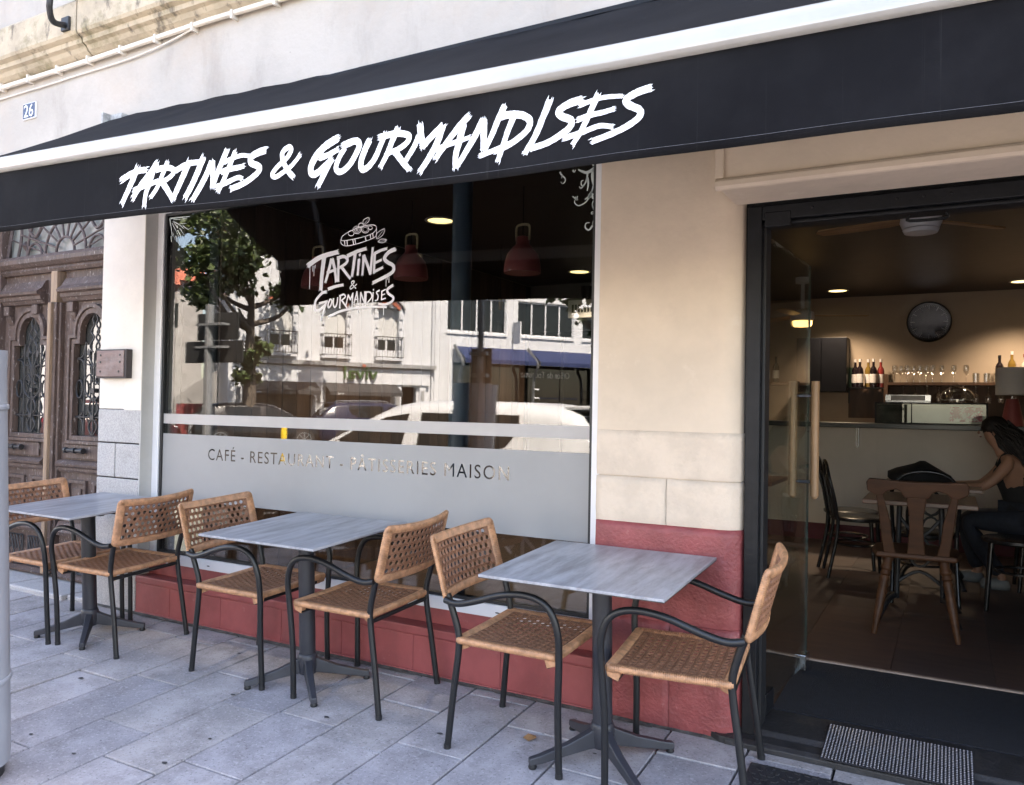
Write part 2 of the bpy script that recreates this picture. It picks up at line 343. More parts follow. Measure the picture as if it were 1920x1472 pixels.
# window: frame, gaskets, panes
wf = MB()
wf.box(-4.462, -4.397, .085, .15, .309, 2.56).box(-1.425, -1.364, .085, .15, .309, 2.56).box(-4.397, -1.425, .085, .15, .309, .372).box(-4.397, -1.425, .085, .15, 2.52, 2.56)
wfo = obj('window_frame', wf, M_WHITE, bld, bevel=.002)
obj('reveal', MB().box(-4.4635, -4.4515, -.001, .084, .235, 2.56), M_REVEAL, bld)
gk = MB()
gk.box(-4.397, -4.379, .095, .14, .372, 2.52).box(-1.441, -1.425, .095, .14, .372, 2.52).box(-4.379, -1.441, .095, .14, .372, .388).box(-4.379, -1.441, .095, .14, 2.504, 2.52)
obj('gasket', gk, M_GASKET, wfo, bevel=.002)
dh = MB()
for x in (-3.91, -2.65, -1.9): dh.add([(x + .013 * cos(2 * pi * k / 12) * (1), .0845, .335 + .0035 * sin(2 * pi * k / 12)) for k in range(12)], [tuple(range(12))])
obj('drain_slot', dh, M_GASKET, wfo)
obj('pane', MB().box(-4.379, -1.441, .108, .118, .388, 2.504), M_GLASS, wfo)

# ---------------------------------------------------------------- brush lettering
def stroke(mb, P, pts, wd, rng, rag=1.0, n=7, yoff=[0]):
    """a dry-brush stroke: P maps (u, v) and a small lift to 3-D"""
    yoff[0] += .00012; lift = yoff[0] % .004
    q = cat([(a, b, 0) for a, b in pts], n) if len(pts) > 2 else [Vector((pts[0][0] + (pts[1][0] - pts[0][0]) * t / n, pts[0][1] + (pts[1][1] - pts[0][1]) * t / n, 0)) for t in range(n + 1)]
    N = len(q); L = []; R_ = []
    for i in range(N):
        t = (q[min(i + 1, N - 1)] - q[max(i - 1, 0)]); t = t.normalized() if t.length > 0 else Vector((1, 0, 0)); nn = Vector((-t.y, t.x, 0)); f = i / (N - 1)
        ww = wd / 2 * (1.05 - .22 * f); L.append(q[i] + nn * ww * (1 + rng.uniform(-.09, .09) * rag)); R_.append(q[i] - nn * ww * (1 + rng.uniform(-.09, .09) * rag))
    for i in range(N - 1): mb.quad(P(L[i], lift), P(L[i + 1], lift), P(R_[i + 1], lift), P(R_[i], lift))
    if rag <= 0: return
    for (c, t) in ((q[0], (q[0] - q[1]).normalized()), (q[-1], (q[-1] - q[-2]).normalized())):
        nn = Vector((-t.y, t.x, 0)); k = 5
        for j in range(k):
            o = (j + .5) / k * 2 - 1; hw = wd / k * .55; ln = wd * rng.uniform(.1, .95) * rag; b = c + nn * o * wd * .5 - t * wd * .03
            mb.add([P(b + nn * hw, lift), P(b - nn * hw, lift), P(b + t * ln + nn * rng.uniform(-.5, .5) * hw, lift)], [(0, 1, 2)])
# stroke centrelines (metres along the wall, height) and widths of the lettering and vinyl
AWN_STROKES = [([(-2.9609, 2.2213), (-2.9192, 2.2343), (-2.8608, 2.2449), (-2.8063, 2.2424)], 0.0272), ([(-2.8648, 2.2566), (-2.8839, 2.2209), (-2.9166, 2.173), (-2.953, 2.1229)], 0.0319), ([(-2.7468, 2.2589), (-2.7788, 2.2278), (-2.8311, 2.1876), (-2.8804, 2.1397)], 0.0312), ([(-2.7624, 2.2345), (-2.7837, 2.1841), (-2.8022, 2.1442), (-2.807, 2.0982)], 0.0268), ([(-2.8782, 2.1686), (-2.8171, 2.177), (-2.7372, 2.1873)], 0.0226), ([(-2.6842, 2.255), (-2.7085, 2.2101), (-2.733, 2.1649), (-2.768, 2.1293)], 0.0236), ([(-2.7458, 2.2346), (-2.6932, 2.2365), (-2.654, 2.2271), (-2.6437, 2.2106), (-2.672, 2.1925), (-2.7042, 2.1833)], 0.0231), ([(-2.7107, 2.1841), (-2.6801, 2.1521), (-2.6428, 2.1067)], 0.026), ([(-2.6312, 2.2177), (-2.5966, 2.2283), (-2.556, 2.2358), (-2.5033, 2.2341)], 0.0239), ([(-2.5594, 2.2426), (-2.583, 2.2029), (-2.6097, 2.1589), (-2.6367, 2.1146)], 0.0296), ([(-2.4824, 2.2471), (-2.5082, 2.2019), (-2.5403, 2.1506), (-2.573, 2.1075)], 0.0291), ([(-2.4362, 2.2261), (-2.4589, 2.1871), (-2.4936, 2.1408), (-2.5349, 2.0926)], 0.0274), ([(-2.4317, 2.2276), (-2.4286, 2.1833), (-2.4298, 2.1353)], 0.0257), ([(-2.3561, 2.258), (-2.3839, 2.2142), (-2.409, 2.1716), (-2.4256, 2.1361)], 0.0256), ([(-2.312, 2.2457), (-2.3394, 2.2), (-2.367, 2.156), (-2.3978, 2.1099)], 0.0227), ([(-2.3663, 2.216), (-2.3228, 2.2246), (-2.277, 2.2285), (-2.2427, 2.2218)], 0.0173), ([(-2.3827, 2.1808), (-2.3418, 2.1859), (-2.2984, 2.1864), (-2.267, 2.1884)], 0.0211), ([(-2.4104, 2.128), (-2.3547, 2.1379), (-2.2971, 2.1494), (-2.274, 2.1424)], 0.0198), ([(-2.1569, 2.231), (-2.2009, 2.2261), (-2.2311, 2.2121), (-2.2249, 2.193), (-2.1881, 2.1761), (-2.1875, 2.1599), (-2.2175, 2.1415), (-2.2676, 2.1233), (-2.3304, 2.1124)], 0.0253), ([(-2.022, 2.1191), (-2.0491, 2.1461), (-2.0716, 2.1845), (-2.0725, 2.2122), (-2.0438, 2.2259), (-2.0329, 2.2125), (-2.0557, 2.1863), (-2.095, 2.1639), (-2.1211, 2.1395), (-2.1045, 2.1275), (-2.0675, 2.1406), (-2.0285, 2.1591), (-1.993, 2.1894)], 0.0198), ([(-1.8251, 2.2246), (-1.868, 2.2101), (-1.9112, 2.1846), (-1.9406, 2.1463), (-1.9369, 2.1183), (-1.9119, 2.1194), (-1.8741, 2.1418), (-1.8527, 2.1557)], 0.026), ([(-1.9024, 2.1687), (-1.8669, 2.1743), (-1.824, 2.1871)], 0.0207), ([(-1.8527, 2.1557), (-1.8736, 2.125), (-1.9078, 2.0746)], 0.0231), ([(-1.7976, 2.1978), (-1.7451, 2.2046), (-1.729, 2.1879), (-1.7464, 2.1577), (-1.7743, 2.1266), (-1.8083, 2.1103), (-1.8302, 2.1235), (-1.8178, 2.1572), (-1.792, 2.1867)], 0.0225), ([(-1.6856, 2.1979), (-1.7053, 2.1682), (-1.7222, 2.1299), (-1.7164, 2.1067), (-1.6908, 2.1115), (-1.6611, 2.1378), (-1.637, 2.1787), (-1.6179, 2.2119)], 0.0231), ([(-1.5688, 2.2203), (-1.5899, 2.1818), (-1.6135, 2.1393), (-1.6375, 2.1045)], 0.0215), ([(-1.6426, 2.2016), (-1.5831, 2.2037), (-1.539, 2.196), (-1.5218, 2.1836), (-1.5334, 2.1656), (-1.567, 2.1507), (-1.6012, 2.1456)], 0.0209), ([(-1.5791, 2.1465), (-1.5564, 2.1176), (-1.5215, 2.0795)], 0.0222), ([(-1.4841, 2.181), (-1.5022, 2.1485), (-1.5324, 2.1115)], 0.0208), ([(-1.4803, 2.2175), (-1.4746, 2.1796), (-1.4667, 2.1473)], 0.0239), ([(-1.469, 2.1457), (-1.4369, 2.1701), (-1.3939, 2.202)], 0.0236), ([(-1.3938, 2.1982), (-1.411, 2.1528), (-1.4378, 2.1122), (-1.4741, 2.0686)], 0.0236), ([(-1.2999, 2.2137), (-1.3282, 2.1917), (-1.3655, 2.1556), (-1.4166, 2.0997)], 0.0221), ([(-1.3171, 2.19), (-1.3336, 2.1357), (-1.3438, 2.0955), (-1.343, 2.0613)], 0.0219), ([(-1.4174, 2.1286), (-1.3651, 2.1384), (-1.294, 2.1488)], 0.0168), ([(-1.2493, 2.1943), (-1.2744, 2.1515), (-1.302, 2.1123), (-1.3343, 2.0696)], 0.0216), ([(-1.245, 2.1936), (-1.2439, 2.1451), (-1.2452, 2.1062)], 0.0223), ([(-1.1735, 2.2263), (-1.1957, 2.1858), (-1.2181, 2.1393), (-1.2387, 2.1034)], 0.0201), ([(-1.1434, 2.1847), (-1.1613, 2.1473), (-1.1771, 2.1057), (-1.1931, 2.0638)], 0.0188), ([(-1.2555, 2.0871), (-1.2023, 2.0982), (-1.1605, 2.1088)], 0.016), ([(-1.1877, 2.1948), (-1.1546, 2.1967), (-1.111, 2.1872), (-1.0865, 2.1666), (-1.0966, 2.1396), (-1.1338, 2.1165), (-1.1746, 2.1008), (-1.2022, 2.095)], 0.0217), ([(-1.0218, 2.2173), (-1.0418, 2.1736), (-1.067, 2.1209), (-1.1006, 2.0735)], 0.0215), ([(-0.92, 2.2009), (-0.9599, 2.1951), (-0.9902, 2.1815), (-0.9848, 2.1644), (-0.954, 2.1478), (-0.9537, 2.1293), (-0.9787, 2.1123), (-1.0245, 2.0934), (-1.0795, 2.0848)], 0.0219), ([(-0.8709, 2.2073), (-0.8945, 2.1566), (-0.9184, 2.1123), (-0.9451, 2.0749)], 0.0181), ([(-0.9271, 2.1849), (-0.8731, 2.194), (-0.8297, 2.1933), (-0.7988, 2.189)], 0.0141), ([(-0.9314, 2.1442), (-0.8895, 2.1512), (-0.8554, 2.1525), (-0.8243, 2.1564)], 0.0165), ([(-0.9733, 2.0975), (-0.9182, 2.1054), (-0.8645, 2.1154), (-0.8259, 2.1072)], 0.0166), ([(-0.7157, 2.1976), (-0.7545, 2.1913), (-0.7846, 2.1787), (-0.7796, 2.1623), (-0.7468, 2.1413), (-0.7465, 2.1236), (-0.7694, 2.1073), (-0.8161, 2.0899), (-0.8832, 2.0751)], 0.0205)]
LOGO_BRUSH = [([(-3.1873, 2.1052), (-3.0955, 2.1456), (-2.969, 2.1661)], 0.0299), ([(-3.0653, 2.1573), (-3.0779, 2.0696), (-3.0868, 1.9604)], 0.0297), ([(-3.0129, 2.1301), (-3.0321, 2.0665), (-3.0533, 2.0028)], 0.0204), ([(-3.0069, 2.1296), (-2.987, 2.0681), (-2.9761, 2.0027)], 0.0202), ([(-3.0439, 2.0556), (-2.9781, 2.0698)], 0.017), ([(-2.962, 2.1332), (-2.9624, 2.0664), (-2.9611, 2.0018)], 0.018), ([(-2.9709, 2.1316), (-2.9265, 2.1375), (-2.8995, 2.1217), (-2.9077, 2.0994), (-2.9544, 2.0774)], 0.0189), ([(-2.9427, 2.0835), (-2.9061, 2.0443), (-2.8758, 2.0126)], 0.0178), ([(-2.9, 2.1377), (-2.8334, 2.1577), (-2.7704, 2.1685)], 0.0218), ([(-2.8448, 2.1495), (-2.8545, 2.0819), (-2.8644, 2.0233)], 0.0208), ([(-2.8177, 2.1156), (-2.824, 2.0298)], 0.0176), ([(-2.8145, 2.1426), (-2.8107, 2.1332)], 0.0155), ([(-2.7865, 2.1314), (-2.7879, 2.0772), (-2.7922, 2.0278)], 0.0175), ([(-2.7837, 2.1312), (-2.7564, 2.075), (-2.738, 2.0288)], 0.0184), ([(-2.738, 2.0288), (-2.7299, 2.1046), (-2.7239, 2.1715)], 0.0173), ([(-2.7099, 2.1367), (-2.7113, 2.0853), (-2.7127, 2.0338)], 0.0173), ([(-2.7128, 2.137), (-2.6682, 2.1514), (-2.6295, 2.1572)], 0.0171), ([(-2.7113, 2.0853), (-2.6641, 2.0997)], 0.0151), ([(-2.7157, 2.0385), (-2.6546, 2.059)], 0.0161), ([(-2.5743, 2.1505), (-2.6179, 2.1363), (-2.6448, 2.1072), (-2.622, 2.0833), (-2.5857, 2.063), (-2.5876, 2.0322), (-2.6366, 2.0088), (-2.7197, 1.9805)], 0.0218), ([(-3.0321, 1.9644), (-2.9813, 1.9754), (-2.9249, 1.9813)], 0.0181), ([(-3.0438, 1.9488), (-3.0771, 1.9436), (-3.122, 1.9038), (-3.1267, 1.8572), (-3.0987, 1.8466), (-3.0567, 1.8727), (-3.0421, 1.8953)], 0.0163), ([(-3.0968, 1.8862), (-3.0361, 1.8973)], 0.0139), ([(-3.045, 1.8908), (-3.0647, 1.8359), (-3.0785, 1.7899)], 0.0129), ([(-2.9439, 1.9227), (-2.9467, 1.8539)], 0.0106), ([(-2.9498, 1.9207), (-2.9204, 1.9283), (-2.9082, 1.914), (-2.9372, 1.8948)], 0.0105), ([(-2.9312, 1.8945), (-2.8947, 1.8539)], 0.0105), ([(-2.9038, 1.8657), (-2.8879, 1.9243)], 0.0094), ([(-2.8879, 1.9243), (-2.8725, 1.8962)], 0.0094), ([(-2.8725, 1.8962), (-2.856, 1.9318)], 0.0094), ([(-2.856, 1.9318), (-2.8596, 1.8546)], 0.0094), ([(-2.8457, 1.8767), (-2.8272, 1.9393)], 0.0093), ([(-2.8272, 1.9393), (-2.8162, 1.8572)], 0.0093), ([(-2.8433, 1.8947), (-2.8173, 1.898)], 0.0072), ([(-2.8023, 1.8746), (-2.801, 1.9334)], 0.0093), ([(-2.801, 1.9334), (-2.7735, 1.8733)], 0.0092), ([(-2.7735, 1.8733), (-2.7725, 1.9363)], 0.0092), ([(-2.7638, 1.9313), (-2.7646, 1.8594)], 0.0092), ([(-2.7695, 1.9317), (-2.7353, 1.9298), (-2.726, 1.9024), (-2.762, 1.8682)], 0.0091), ([(-2.7155, 1.9287), (-2.7181, 1.8796)], 0.0086), ([(-2.7142, 1.9457), (-2.7129, 1.9393)], 0.0081), ([(-2.6566, 1.93), (-2.6582, 1.8856)], 0.0085), ([(-2.6594, 1.9302), (-2.6319, 1.9398)], 0.008), ([(-2.6572, 1.91), (-2.6368, 1.9156)], 0.0075), ([(-2.661, 1.8858), (-2.6307, 1.8931)], 0.0075), ([(-2.5829, 1.9591), (-2.6181, 1.9412), (-2.6148, 1.9189), (-2.5812, 1.895), (-2.5888, 1.8734), (-2.6325, 1.86), (-2.6772, 1.8643)], 0.0148), ([(-3.0244, 1.8087), (-2.9355, 1.8374), (-2.8189, 1.8505), (-2.7048, 1.8499), (-2.6238, 1.8449)], 0.0134)]
LOGO_FINE = [([(-2.8334, 1.9555), (-2.8663, 1.987), (-2.8579, 1.9979), (-2.8461, 1.9926), (-2.8745, 1.9669), (-2.8683, 1.9552), (-2.8283, 1.9802)], 0.0067), ([(-3.0153, 1.9079), (-3.0296, 1.8808), (-3.0259, 1.8597), (-3.0112, 1.8706), (-3.003, 1.898), (-3.0153, 1.9079)], 0.0107), ([(-2.9913, 1.9113), (-2.9934, 1.8791), (-2.9808, 1.86), (-2.9664, 1.8778), (-2.9615, 1.9144)], 0.0106), ([(-2.6708, 1.9375), (-2.6929, 1.9275), (-2.6812, 1.9091), (-2.6862, 1.887), (-2.7029, 1.8834)], 0.0091), ([(-3.1716, 2.1041), (-3.1694, 1.972)], 0.0044), ([(-3.1498, 2.1026), (-3.15, 2.0697)], 0.0044), ([(-3.1404, 2.1019), (-3.1405, 2.0432)], 0.0044), ([(-3.1313, 2.106), (-3.1319, 2.0873)], 0.0044), ([(-2.631, 2.0085), (-2.6307, 1.9552)], 0.004), ([(-2.6118, 2.0117), (-2.6119, 1.9741)], 0.004), ([(-2.6212, 2.0123), (-2.6211, 1.9901)], 0.004), ([(-2.7216, 1.844), (-2.7218, 1.8126)], 0.0041), ([(-2.7131, 1.8436), (-2.7132, 1.8257)], 0.0041), ([(-2.6432, 1.8427), (-2.6432, 1.8028)], 0.004), ([(-2.816, 1.8527), (-2.8146, 1.8209)], 0.0041), ([(-2.9471, 2.2311), (-2.9358, 2.2532), (-2.8776, 2.2755), (-2.7968, 2.293), (-2.7227, 2.2928), (-2.7024, 2.2729), (-2.7271, 2.2482), (-2.7952, 2.2339), (-2.8879, 2.226), (-2.935, 2.2255), (-2.9471, 2.2334)], 0.0046), ([(-2.9489, 2.2336), (-2.9465, 2.2126), (-2.9223, 2.1968), (-2.8752, 2.1952), (-2.783, 2.208), (-2.7152, 2.2247), (-2.7017, 2.2459), (-2.7023, 2.2706)], 0.0046), ([(-2.9231, 2.2245), (-2.9195, 2.2012)], 0.0069), ([(-2.9055, 2.2253), (-2.9017, 2.1974)], 0.0068), ([(-2.8645, 2.2263), (-2.8578, 2.1984)], 0.0068), ([(-2.8499, 2.2273), (-2.8434, 2.2017)], 0.0068), ([(-2.7779, 2.2324), (-2.7716, 2.2115)], 0.0067), ([(-2.7439, 2.2407), (-2.7405, 2.2201)], 0.0066), ([(-2.7271, 2.2482), (-2.7237, 2.2254)], 0.0066), ([(-2.809, 2.2737), (-2.8124, 2.264), (-2.8224, 2.2576), (-2.8362, 2.2561), (-2.8503, 2.2601), (-2.8607, 2.2684), (-2.8648, 2.2789), (-2.8613, 2.2886), (-2.8513, 2.2951), (-2.8374, 2.2964), (-2.8233, 2.2924), (-2.813, 2.2841), (-2.809, 2.2737)], 0.0042), ([(-2.8567, 2.2599), (-2.8592, 2.2527), (-2.8665, 2.248), (-2.8767, 2.2469), (-2.8871, 2.2498), (-2.8948, 2.2559), (-2.8977, 2.2635), (-2.8952, 2.2707), (-2.8878, 2.2754), (-2.8776, 2.2765), (-2.8673, 2.2735), (-2.8596, 2.2675), (-2.8567, 2.2599)], 0.0042), ([(-2.7533, 2.2709), (-2.7565, 2.2618), (-2.7657, 2.2558), (-2.7785, 2.2545), (-2.7915, 2.2581), (-2.8012, 2.2659), (-2.805, 2.2756), (-2.8018, 2.2847), (-2.7925, 2.2907), (-2.7796, 2.292), (-2.7666, 2.2883), (-2.757, 2.2805), (-2.7533, 2.2709)], 0.0041), ([(-2.7912, 2.297), (-2.7933, 2.2909), (-2.7995, 2.287), (-2.8082, 2.2861), (-2.8169, 2.2886), (-2.8234, 2.2938), (-2.8259, 2.3003), (-2.8237, 2.3064), (-2.8175, 2.3104), (-2.8089, 2.3112), (-2.8002, 2.3087), (-2.7937, 2.3035), (-2.7912, 2.297)], 0.0042), ([(-2.7308, 2.2778), (-2.7325, 2.2728), (-2.7376, 2.2694), (-2.7447, 2.2687), (-2.7519, 2.2708), (-2.7572, 2.275), (-2.7593, 2.2804), (-2.7575, 2.2855), (-2.7524, 2.2888), (-2.7453, 2.2895), (-2.7381, 2.2874), (-2.7328, 2.2831), (-2.7308, 2.2778)], 0.0041), ([(-2.8182, 2.2746), (-2.8205, 2.2681), (-2.8272, 2.2638), (-2.8364, 2.2628), (-2.8458, 2.2655), (-2.8527, 2.271), (-2.8554, 2.278), (-2.8531, 2.2845), (-2.8464, 2.2888), (-2.8372, 2.2897), (-2.8278, 2.287), (-2.8209, 2.2815), (-2.8182, 2.2746)], 0.0026), ([(-2.763, 2.2717), (-2.765, 2.2661), (-2.7708, 2.2624), (-2.7787, 2.2615), (-2.7868, 2.2638), (-2.7928, 2.2687), (-2.7952, 2.2747), (-2.7932, 2.2804), (-2.7874, 2.2841), (-2.7794, 2.2849), (-2.7713, 2.2826), (-2.7653, 2.2778), (-2.763, 2.2717)], 0.0026), ([(-2.8368, 2.2763), (-2.8194, 2.2747)], 0.0021), ([(-2.8368, 2.2763), (-2.827, 2.2639)], 0.0021), ([(-2.8368, 2.2763), (-2.8437, 2.2645)], 0.0021), ([(-2.8368, 2.2763), (-2.854, 2.2759)], 0.0021), ([(-2.8368, 2.2763), (-2.8485, 2.2877)], 0.0021), ([(-2.8368, 2.2763), (-2.8322, 2.2889)], 0.0021), ([(-2.7941, 2.2995), (-2.792, 2.3265), (-2.7551, 2.3356), (-2.7574, 2.3141), (-2.7855, 2.2987)], 0.0041), ([(-2.7913, 2.3015), (-2.7579, 2.3322)], 0.0021), ([(-2.7008, 2.2144), (-2.6988, 2.2457), (-2.6491, 2.2657), (-2.6593, 2.2332), (-2.6952, 2.214)], 0.004), ([(-2.698, 2.2165), (-2.6545, 2.2617)], 0.002), ([(-2.6919, 2.198), (-2.6699, 2.2118), (-2.6335, 2.2042), (-2.6582, 2.1907), (-2.6891, 2.1978)], 0.004), ([(-2.6891, 2.1978), (-2.6363, 2.2035)], 0.002)]
FLORAL = [([(-1.4299, 2.438), (-1.4475, 2.4169), (-1.4487, 2.3835), (-1.4372, 2.3418), (-1.4295, 2.3142), (-1.4346, 2.298), (-1.4472, 2.2961), (-1.451, 2.3099), (-1.4439, 2.3142)], 0.0157), ([(-1.4335, 2.4368), (-1.4765, 2.4189), (-1.5059, 2.4277), (-1.5244, 2.4385)], 0.0142), ([(-1.4764, 2.4138), (-1.4814, 2.3841), (-1.4937, 2.362), (-1.5065, 2.3635), (-1.5068, 2.3805), (-1.4959, 2.3842)], 0.0078), ([(-1.4937, 2.362), (-1.5081, 2.3485), (-1.5174, 2.3581)], 0.0071), ([(-1.4779, 2.3938), (-1.4719, 2.3661), (-1.4768, 2.333)], 0.0106), ([(-1.4464, 2.353), (-1.4566, 2.3206), (-1.4813, 2.2831), (-1.5176, 2.2684), (-1.5381, 2.2825), (-1.5366, 2.2976), (-1.5218, 2.296)], 0.0064), ([(-1.5291, 2.2951), (-1.535, 2.3127)], 0.0053), ([(-1.5291, 2.2951), (-1.5258, 2.315)], 0.0053), ([(-1.5291, 2.2951), (-1.548, 2.3141), (-1.5516, 2.3111)], 0.0054), ([(-1.4531, 2.3236), (-1.4709, 2.3088)], 0.0123), ([(-1.46, 2.3076), (-1.4888, 2.294)], 0.0113), ([(-1.4381, 2.2917), (-1.4503, 2.2696), (-1.4425, 2.2387), (-1.4441, 2.2254), (-1.4531, 2.223), (-1.4532, 2.2314), (-1.4405, 2.2284), (-1.4402, 2.2083), (-1.4468, 2.1755), (-1.4371, 2.1395)], 0.0042), ([(-1.4467, 2.1688), (-1.4644, 2.1503), (-1.4828, 2.1621), (-1.4795, 2.182), (-1.4614, 2.1836)], 0.0077), ([(-1.4366, 2.1094), (-1.4443, 2.0749), (-1.4378, 2.0343)], 0.0024), ([(-1.4395, 2.0111), (-1.4389, 1.9777)], 0.0021), ([(-1.6195, 2.4388), (-1.6059, 2.4199), (-1.5906, 2.4043), (-1.5922, 2.3874), (-1.6052, 2.3822), (-1.6129, 2.3917)], 0.0065), ([(-1.6059, 2.4199), (-1.6094, 2.4067)], 0.0058), ([(-1.5521, 2.4387), (-1.5446, 2.4292), (-1.5373, 2.4385)], 0.0071), ([(-1.4317, 2.44), (-1.4701, 2.4669), (-1.5292, 2.4951)], 0.0106), ([(-1.4307, 2.4398), (-1.4341, 2.4687), (-1.4311, 2.5018)], 0.0105), ([(-4.3712, 2.4901), (-4.2725, 2.4877), (-4.1781, 2.4838)], 0.0092), ([(-4.3683, 2.4861), (-4.3582, 2.4406), (-4.3417, 2.3743)], 0.0093), ([(-4.34, 2.4685), (-4.2843, 2.4447), (-4.237, 2.4127)], 0.0069), ([(-4.3478, 2.4582), (-4.3102, 2.4084), (-4.2742, 2.3592)], 0.0051), ([(-4.2938, 2.4088), (-4.2539, 2.3592)], 0.0064), ([(-4.2751, 2.4181), (-4.2274, 2.3716)], 0.0064), ([(-4.3341, 2.3884), (-4.3146, 2.3479)], 0.0058), ([(-4.3089, 2.3751), (-4.2709, 2.3093)], 0.005), ([(-4.2487, 2.4358), (-4.1938, 2.405), (-4.1623, 2.4185)], 0.005), ([(-4.2476, 2.476), (-4.2046, 2.4773)], 0.0057), ([(-4.2737, 2.4492), (-4.2113, 2.4432)], 0.0041), ([(-4.3351, 2.4828), (-4.2609, 2.47)], 0.0046), ([(-4.3528, 2.3753), (-4.3472, 2.3378)], 0.0069), ([(-4.3257, 2.4551), (-4.3195, 2.449)], 0.0069), ([(-4.3158, 2.4477), (-4.3073, 2.4386)], 0.0092), ([(-4.3045, 2.4374), (-4.2902, 2.4204)], 0.0138)]

# ---------------------------------------------------------------- awning
def interp(xs, ys, x):
    if x <= xs[0]: return ys[0] + (ys[1] - ys[0]) * (x - xs[0]) / (xs[1] - xs[0])
    for i in range(len(xs) - 1):
        if x <= xs[i + 1]: return ys[i] + (ys[i + 1] - ys[i]) * (x - xs[i]) / (xs[i + 1] - xs[i])
    return ys[-1]
vb = lambda x: interp([-4.65, -3.85, -3.1, -1.8, -1.36, -.83, -.27, .14, 1.7], [2.105, 2.0915, 2.0725, 2.0277, 2.0134, 2.0088, 2.0034, 1.9972, 1.985], x)
bb_ = lambda x: interp([-4.65, -3.85, -1.8, -.83, .05, 1.7], [2.388, 2.3634, 2.290, 2.268, 2.254, 2.235], x)
wt = lambda x: interp([-4.7, -2.88, -1.2, 1.7], [3.150, 3.096, 3.082, 3.07], x)
awn = empty('shop_awning', 'long black canvas awning with white front bar and brush lettered valance', 'awning', (-1.4, 0, 3.1))
def AP(o): o.parent = awn; o.matrix_parent_inverse = awn.matrix_basis.inverted() if False else Matrix.Translation((1.4, 0, -3.1)); return o
AX0, AX1, AY = -4.74, 1.7, -1.2
NX = 64; axs = [AX0 + (AX1 - AX0) * i / NX for i in range(NX + 1)]
cv = MB(); rows = 12
for x in axs:
    for j in range(rows + 1):
        t = j / rows; sag = -.022 * sin(pi * t) - .006 * sin(x * 5.3 + t * 4) * sin(pi * t) - .004 * sin(x * 17) * (t > .6)
        cv.v.append((x, AY + .02 + (1.15) * t, bb_(x) + .070 + (wt(x) - bb_(x) - .070) * t + sag))
n = rows + 1
for i in range(NX):
    for j in range(rows): cv.f.append((i * n + j, i * n + j + 1, (i + 1) * n + j + 1, (i + 1) * n + j)); cv.mi.append(0)
AP(obj('canopy', cv, M_AWN, smooth='all', solid=.003))
br = MB(); prof = []
for k in range(15):
    a = radians(-120 + k * 300 / 14); prof.append((AY - .012 + .036 * -sin(a) * 1.0 if False else 0, 0))
prof = [(.03, .004), (.0, .0), (-.022, .004), (-.032, .014), (-.034, .026), (-.030, .036), (-.030, .044), (-.026, .058), (-.014, .071), (.004, .078), (.03, .078)]
for x in axs:
    for (dy, dz) in prof: br.v.append((x, AY + dy, bb_(x) + dz))
n = len(prof)
for i in range(NX):
    for j in range(n): br.f.append((i * n + j, i * n + (j + 1) % n, (i + 1) * n + (j + 1) % n, (i + 1) * n + j)); br.mi.append(0)
br.f.append(tuple(range(n))); br.f.append(tuple(NX * n + j for j in range(n))); br.mi += [0, 0]
AP(obj('front_bar', br, M_BAR, smooth=35))
vl = MB(); rows = 10
vwob = lambda x, t: .006 * sin(x * 3.1 + 1) * t + .004 * sin(x * 9.7) * t
for x in axs:
    for j in range(rows + 1):
        t = j / rows; vl.v.append((x, AY - .006 + vwob(x, t), bb_(x) + .008 + (vb(x) - bb_(x) - .008) * t))
n = rows + 1
for i in range(NX):
    for j in range(rows): vl.f.append((i * n + j, i * n + j + 1, (i + 1) * n + j + 1, (i + 1) * n + j)); vl.mi.append(0)
val = AP(obj('valance', vl, M_AWN, smooth='all', solid=.002))
hem = MB(); M_STITCH = mat('pale hem thread', (.09, .09, .10), .8, .3, 60)
for i in range(NX): 
    x0, x1 = axs[i], axs[i + 1]
    hem.quad((x0, AY - .0082 + vwob(x0, .92), vb(x0) + .0225), (x1, AY - .0082 + vwob(x1, .92), vb(x1) + .0225), (x1, AY - .0082 + vwob(x1, .92), vb(x1) + .0235), (x0, AY - .0082 + vwob(x0, .92), vb(x0) + .0235))
AP(obj('hem_stitch', hem, M_STITCH))
lt = MB(); rg = random.Random(11)
def PA(v, l):
    t = (bb_(v.x) + .008 - v.y) / (bb_(v.x) + .008 - vb(v.x)); return (v.x, AY - .006 + vwob(v.x, t) - .0030 - l * .3, v.y)
for pts, w_ in AWN_STROKES: stroke(lt, PA, pts, w_ * 1.02, rg, .8)
AP(obj('lettering', lt, M_LETTER, fixn=False))
AP(obj('wall_box', MB().box(AX0 - .05, AX1, -.09, .0, 3.045, 3.065), M_BLACKFR))
for x in (-4.69, ):
    AP(obj('wall_bracket', MB().box(x - .07, x + .06, -.07, 0, 3.10, 3.155).box(x - .07, x - .055, -.12, 0, 3.085, 3.16), mat('galvanised bracket', (.35, .35, .34), .5, .3, 30)))
for x in (-4.2, 1.2):
    AP(obj('folding_arm', MB().tube([(x, -.05, 2.95), (x + .35, -.62, 2.72), (x, -1.16, bb_(x) + .03)], .018, 8), M_BAR, smooth=40))

